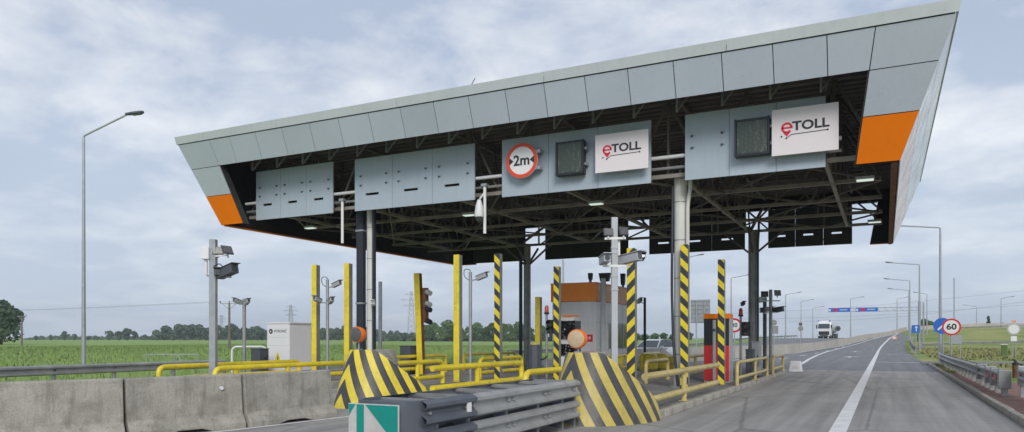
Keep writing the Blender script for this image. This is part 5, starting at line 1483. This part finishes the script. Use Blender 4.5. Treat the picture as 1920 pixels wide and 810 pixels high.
# ================================================================== TREES
def crown_data(name, n, rx, rz, z0, leaf, m, lobes=9, squash=1.0, seed=1, conifer=False):
    r = np.random.default_rng(seed)
    C = []
    for k in range(lobes):
        a = r.uniform(0, 2 * math.pi); q = r.uniform(.1, .62) * rx; zz = r.uniform(.18, .86)
        taper = math.sqrt(max(.05, 1 - (abs(zz - .45) / .62) ** 2))
        if conifer: taper = 1.05 - zz
        C.append((q * math.cos(a) * taper, q * math.sin(a) * taper, z0 + zz * rz, r.uniform(.30, .52) * rx * (taper * .6 + .4)))
    idx = r.integers(0, lobes, n)
    C = np.array(C)[idx]
    d = r.normal(size=(n, 3)); d /= np.linalg.norm(d, axis=1)[:, None]
    rad = C[:, 3] * r.uniform(.55, 1.12, n) ** .7
    p = C[:, :3] + d * rad[:, None] * np.array([1, 1, .85])
    u = r.normal(size=(n, 3)); u /= np.linalg.norm(u, axis=1)[:, None]
    nrm = d * .7 + u * .6; t = np.cross(nrm, r.normal(size=(n, 3))); t /= np.linalg.norm(t, axis=1)[:, None]
    b = np.cross(nrm, t); b /= np.linalg.norm(b, axis=1)[:, None]
    s = leaf * r.uniform(.5, 1.2, n)[:, None]
    co = np.stack([p - t * s, p + b * s * .7, p + t * s, p - b * s * .7], 1).astype(np.float32)
    me = bpy.data.meshes.new(name)
    me.vertices.add(n * 4); me.loops.add(n * 4); me.polygons.add(n)
    me.vertices.foreach_set('co', co.ravel()); me.loops.foreach_set('vertex_index', np.arange(n * 4, dtype=np.int32))
    me.polygons.foreach_set('loop_start', np.arange(0, n * 4, 4, dtype=np.int32))
    me.update(); me.materials.append(MT[m])
    return me
def trunk_data(name, h, r, lobes=5, seed=1, rx=3):
    rr = random.Random(seed); mb = MB()
    mb.tube([(0, 0, -.2), (rr.uniform(-.1, .1), 0, h * .3), (rr.uniform(-.2, .2), rr.uniform(-.2, .2), h * .8)], [r, r * .75, r * .3], 8)
    for k in range(lobes):
        a = rr.uniform(0, 6.28); z = h * rr.uniform(.25, .55); L = rx * rr.uniform(.4, .7)
        mb.tube([(0, 0, z), (math.cos(a) * L * .5, math.sin(a) * L * .5, z + L * .4), (math.cos(a) * L, math.sin(a) * L, z + L * .9)], [r * .4, r * .28, r * .1], 6)
    return mb.data(name, 'bark', True)
VAR = {}
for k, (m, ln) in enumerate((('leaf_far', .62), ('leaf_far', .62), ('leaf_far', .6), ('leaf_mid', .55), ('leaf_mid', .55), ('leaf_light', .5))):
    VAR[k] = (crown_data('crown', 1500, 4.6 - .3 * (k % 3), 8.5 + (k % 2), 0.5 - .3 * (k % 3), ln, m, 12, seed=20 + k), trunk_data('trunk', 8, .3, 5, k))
def tree(label, px, wd, ptop, var, group, sx=1.0, name='tree'):
    x, y = atW(px, wd); z0_ = hill(x, y) - .1; h = zat(ptop, x, y) - z0_
    s = h / 10.6
    root = thing(name, label, 'tree', (x, y, z0_), random.uniform(0, 6.28), group)
    root.scale = (s * sx, s * sx, s)
    share(VAR[var][0], 'crown', root); share(VAR[var][1], 'trunk', root)
# big dark tree at the left edge
x, y = atW(2, 175)
bt = thing('tree', 'large dark rounded tree at the left edge of the field', 'tree', (x, y, -.1)); hb = zat(559, x, y)
share(crown_data('crown', 9000, 5.7, hb * .93, hb * .04, .48, 'leaf_dark', 30, seed=5), 'crown', bt); share(trunk_data('trunk', hb * .8, .4, 7, 3, 4), 'trunk', bt)
TG = 'trees along the far edge of the field'
ORD = ['first', 'second', 'third', 'fourth', 'fifth', 'sixth', 'seventh', 'eighth', 'ninth', 'tenth', 'eleventh', 'twelfth', 'thirteenth', 'fourteenth', 'fifteenth', 'sixteenth', 'seventeenth', 'eighteenth', 'nineteenth']
CNT = {}
def place(px, wd, pt, var, where, sx=1.0):
    CNT[where] = CNT.get(where, -1) + 1
    tree(ORD[CNT[where]] + ' from left ' + where, px, wd, pt, var, TG, sx)
W1 = 'of the small far trees right of the large dark tree'
for (px, pt) in ((68, 626), (96, 624), (122, 615), (140, 622)): place(px, 430, pt, 0, W1, .8)
W2_ = 'of the far trees by the lone street lamp in the field'
for (px, pt) in ((165, 628), (182, 629), (205, 614), (222, 616), (238, 609), (252, 618), (272, 624), (285, 627)): place(px, 440, pt, random.choice((0, 1, 2)), W2_, .95)
W3 = 'of the far row trees left of the tall floodlight pole'
for px in range(296, 400, 13): place(px + random.uniform(-3, 3), 430 + random.uniform(-20, 25), random.uniform(601, 612), random.choice((0, 1, 2)), W3, 1.05)
W4 = 'of the far trees between the tall floodlight pole and the white cabinet'
for px in range(404, 505, 13): place(px + random.uniform(-3, 3), 430 + random.uniform(-20, 25), random.uniform(602, 612), random.choice((0, 1, 2)), W4, 1.05)
W5 = 'of the far trees seen between the yellow posts and the left column'
for px in range(590, 705, 15): place(px, 430, random.uniform(606, 616), random.choice((0, 1)), W5, 1.05)
W6 = 'of the low distant trees right of the left column'
for px in range(708, 775, 13): place(px, 560, random.uniform(618, 626), 0, W6, 1.0)
W7 = 'of the green trees behind the field seen through the toll lanes'
for px in range(798, 1050, 14): place(px + random.uniform(-4, 4), 300 + random.uniform(-15, 25), random.uniform(596, 611), random.choice((3, 3, 4, 5)), W7, 1.05)
W8 = 'of the bushes far behind the white car'
for px in range(1195, 1300, 16): place(px, 240, random.uniform(620, 627), random.choice((3, 5)), W8, 1.4)
tree('rounded green tree behind the gantry post', 1735, 250, 592, 4, None, 1.1); tree('green tree left of the gantry post on the embankment', 1746, 260, 600, 3, None, 1.1); tree('low green tree right of the gantry post', 1757, 255, 604, 5, None, 1.0)
tree('small tree at the far right on the embankment', 1880, 250, 604, 3, None, .9); tree('low bush at the far right on the embankment', 1893, 250, 606, 5, None, .9); tree('bush left of the small far right tree', 1868, 250, 607, 4, None, .8)
x, y = atW(1853, 250); z0_ = hill(x, y); h = zat(591, x, y) - z0_
cf = thing('conifer', 'small dark conifer on the far right embankment', 'tree', (x, y, z0_))
share(crown_data('crown', 1200, h * .22, h * .95, h * .05, .3, 'leaf_dark', 14, seed=9, conifer=True), 'crown', cf); share(trunk_data('trunk', h * .8, .15, 4, 2, .6), 'trunk', cf)
wm = MB()
def wood(label, p0, p1, wd, h0, h1, n, seed):
    r = np.random.default_rng(seed)
    px = r.uniform(p0, p1, n); ww = r.uniform(wd, wd + 60, n)
    d = np.array([ray(a, HYP) for a in px]); X = d[:, 0] * ww; Y = d[:, 1] * ww
    top = h0 + (h1 - h0) * (.5 + .5 * np.sin(px * .09) * np.sin(px * .031 + 1))
    e = np.clip(np.minimum(px - p0, p1 - px) / (.12 * (p1 - p0)), 0, 1); top = top * (.15 + .85 * e) * (.8 + .2 * np.sin(px * .5))
    Zz = r.random(n) ** .8 * top
    p = np.stack([X, Y, Zz], 1); a = r.uniform(0, 6.28, n); s = r.uniform(.5, 1.3, n)
    t = np.stack([np.cos(a), np.sin(a), r.normal(0, .5, n)], 1) * s[:, None]; b = np.stack([-np.sin(a) * .4, np.cos(a) * .4, np.ones(n)], 1) * s[:, None] * .8
    co = np.stack([p - t, p - b, p + t, p + b], 1).astype(np.float32)
    me = bpy.data.meshes.new('wood'); me.vertices.add(n * 4); me.loops.add(n * 4); me.polygons.add(n)
    me.vertices.foreach_set('co', co.ravel()); me.loops.foreach_set('vertex_index', np.arange(n * 4, dtype=np.int32)); me.polygons.foreach_set('loop_start', np.arange(0, n * 4, 4, dtype=np.int32))
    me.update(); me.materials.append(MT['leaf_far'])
    o = bpy.data.objects.new('far_wood', me); COL.objects.link(o); tag(o, label, 'wood', kind='stuff')
wood('far wood closing the field behind the left tree rows', 275, 780, 520, 6.0, 10.5, 13000, 3)
wood('low distant hedge between the large dark tree and the lone lamp', 46, 300, 560, 1.5, 4.0, 5000, 6)
wood('hedge growing below the green trees behind the toll lanes', 700, 1100, 330, 1.5, 4.0, 7000, 4)

# ================================================================== HAZE
hz = bpy.data.materials.new('haze'); hz.use_nodes = True
t = hz.node_tree; t.nodes.remove(t.nodes['Principled BSDF'])
pvn = N(t, 'ShaderNodeVolumePrincipled'); pvn.inputs['Color'].default_value = (.86, .92, 1, 1); pvn.inputs['Density'].default_value = .00034
t.links.new(pvn.outputs[0], t.nodes['Material Output'].inputs['Volume'])
MT['haze'] = hz
tag(MB().box(-2450, 2450, -350, 3050, -1.2, 75).build('haze', 'haze'), 'thin pale haze over the whole plain', 'haze', kind='stuff')
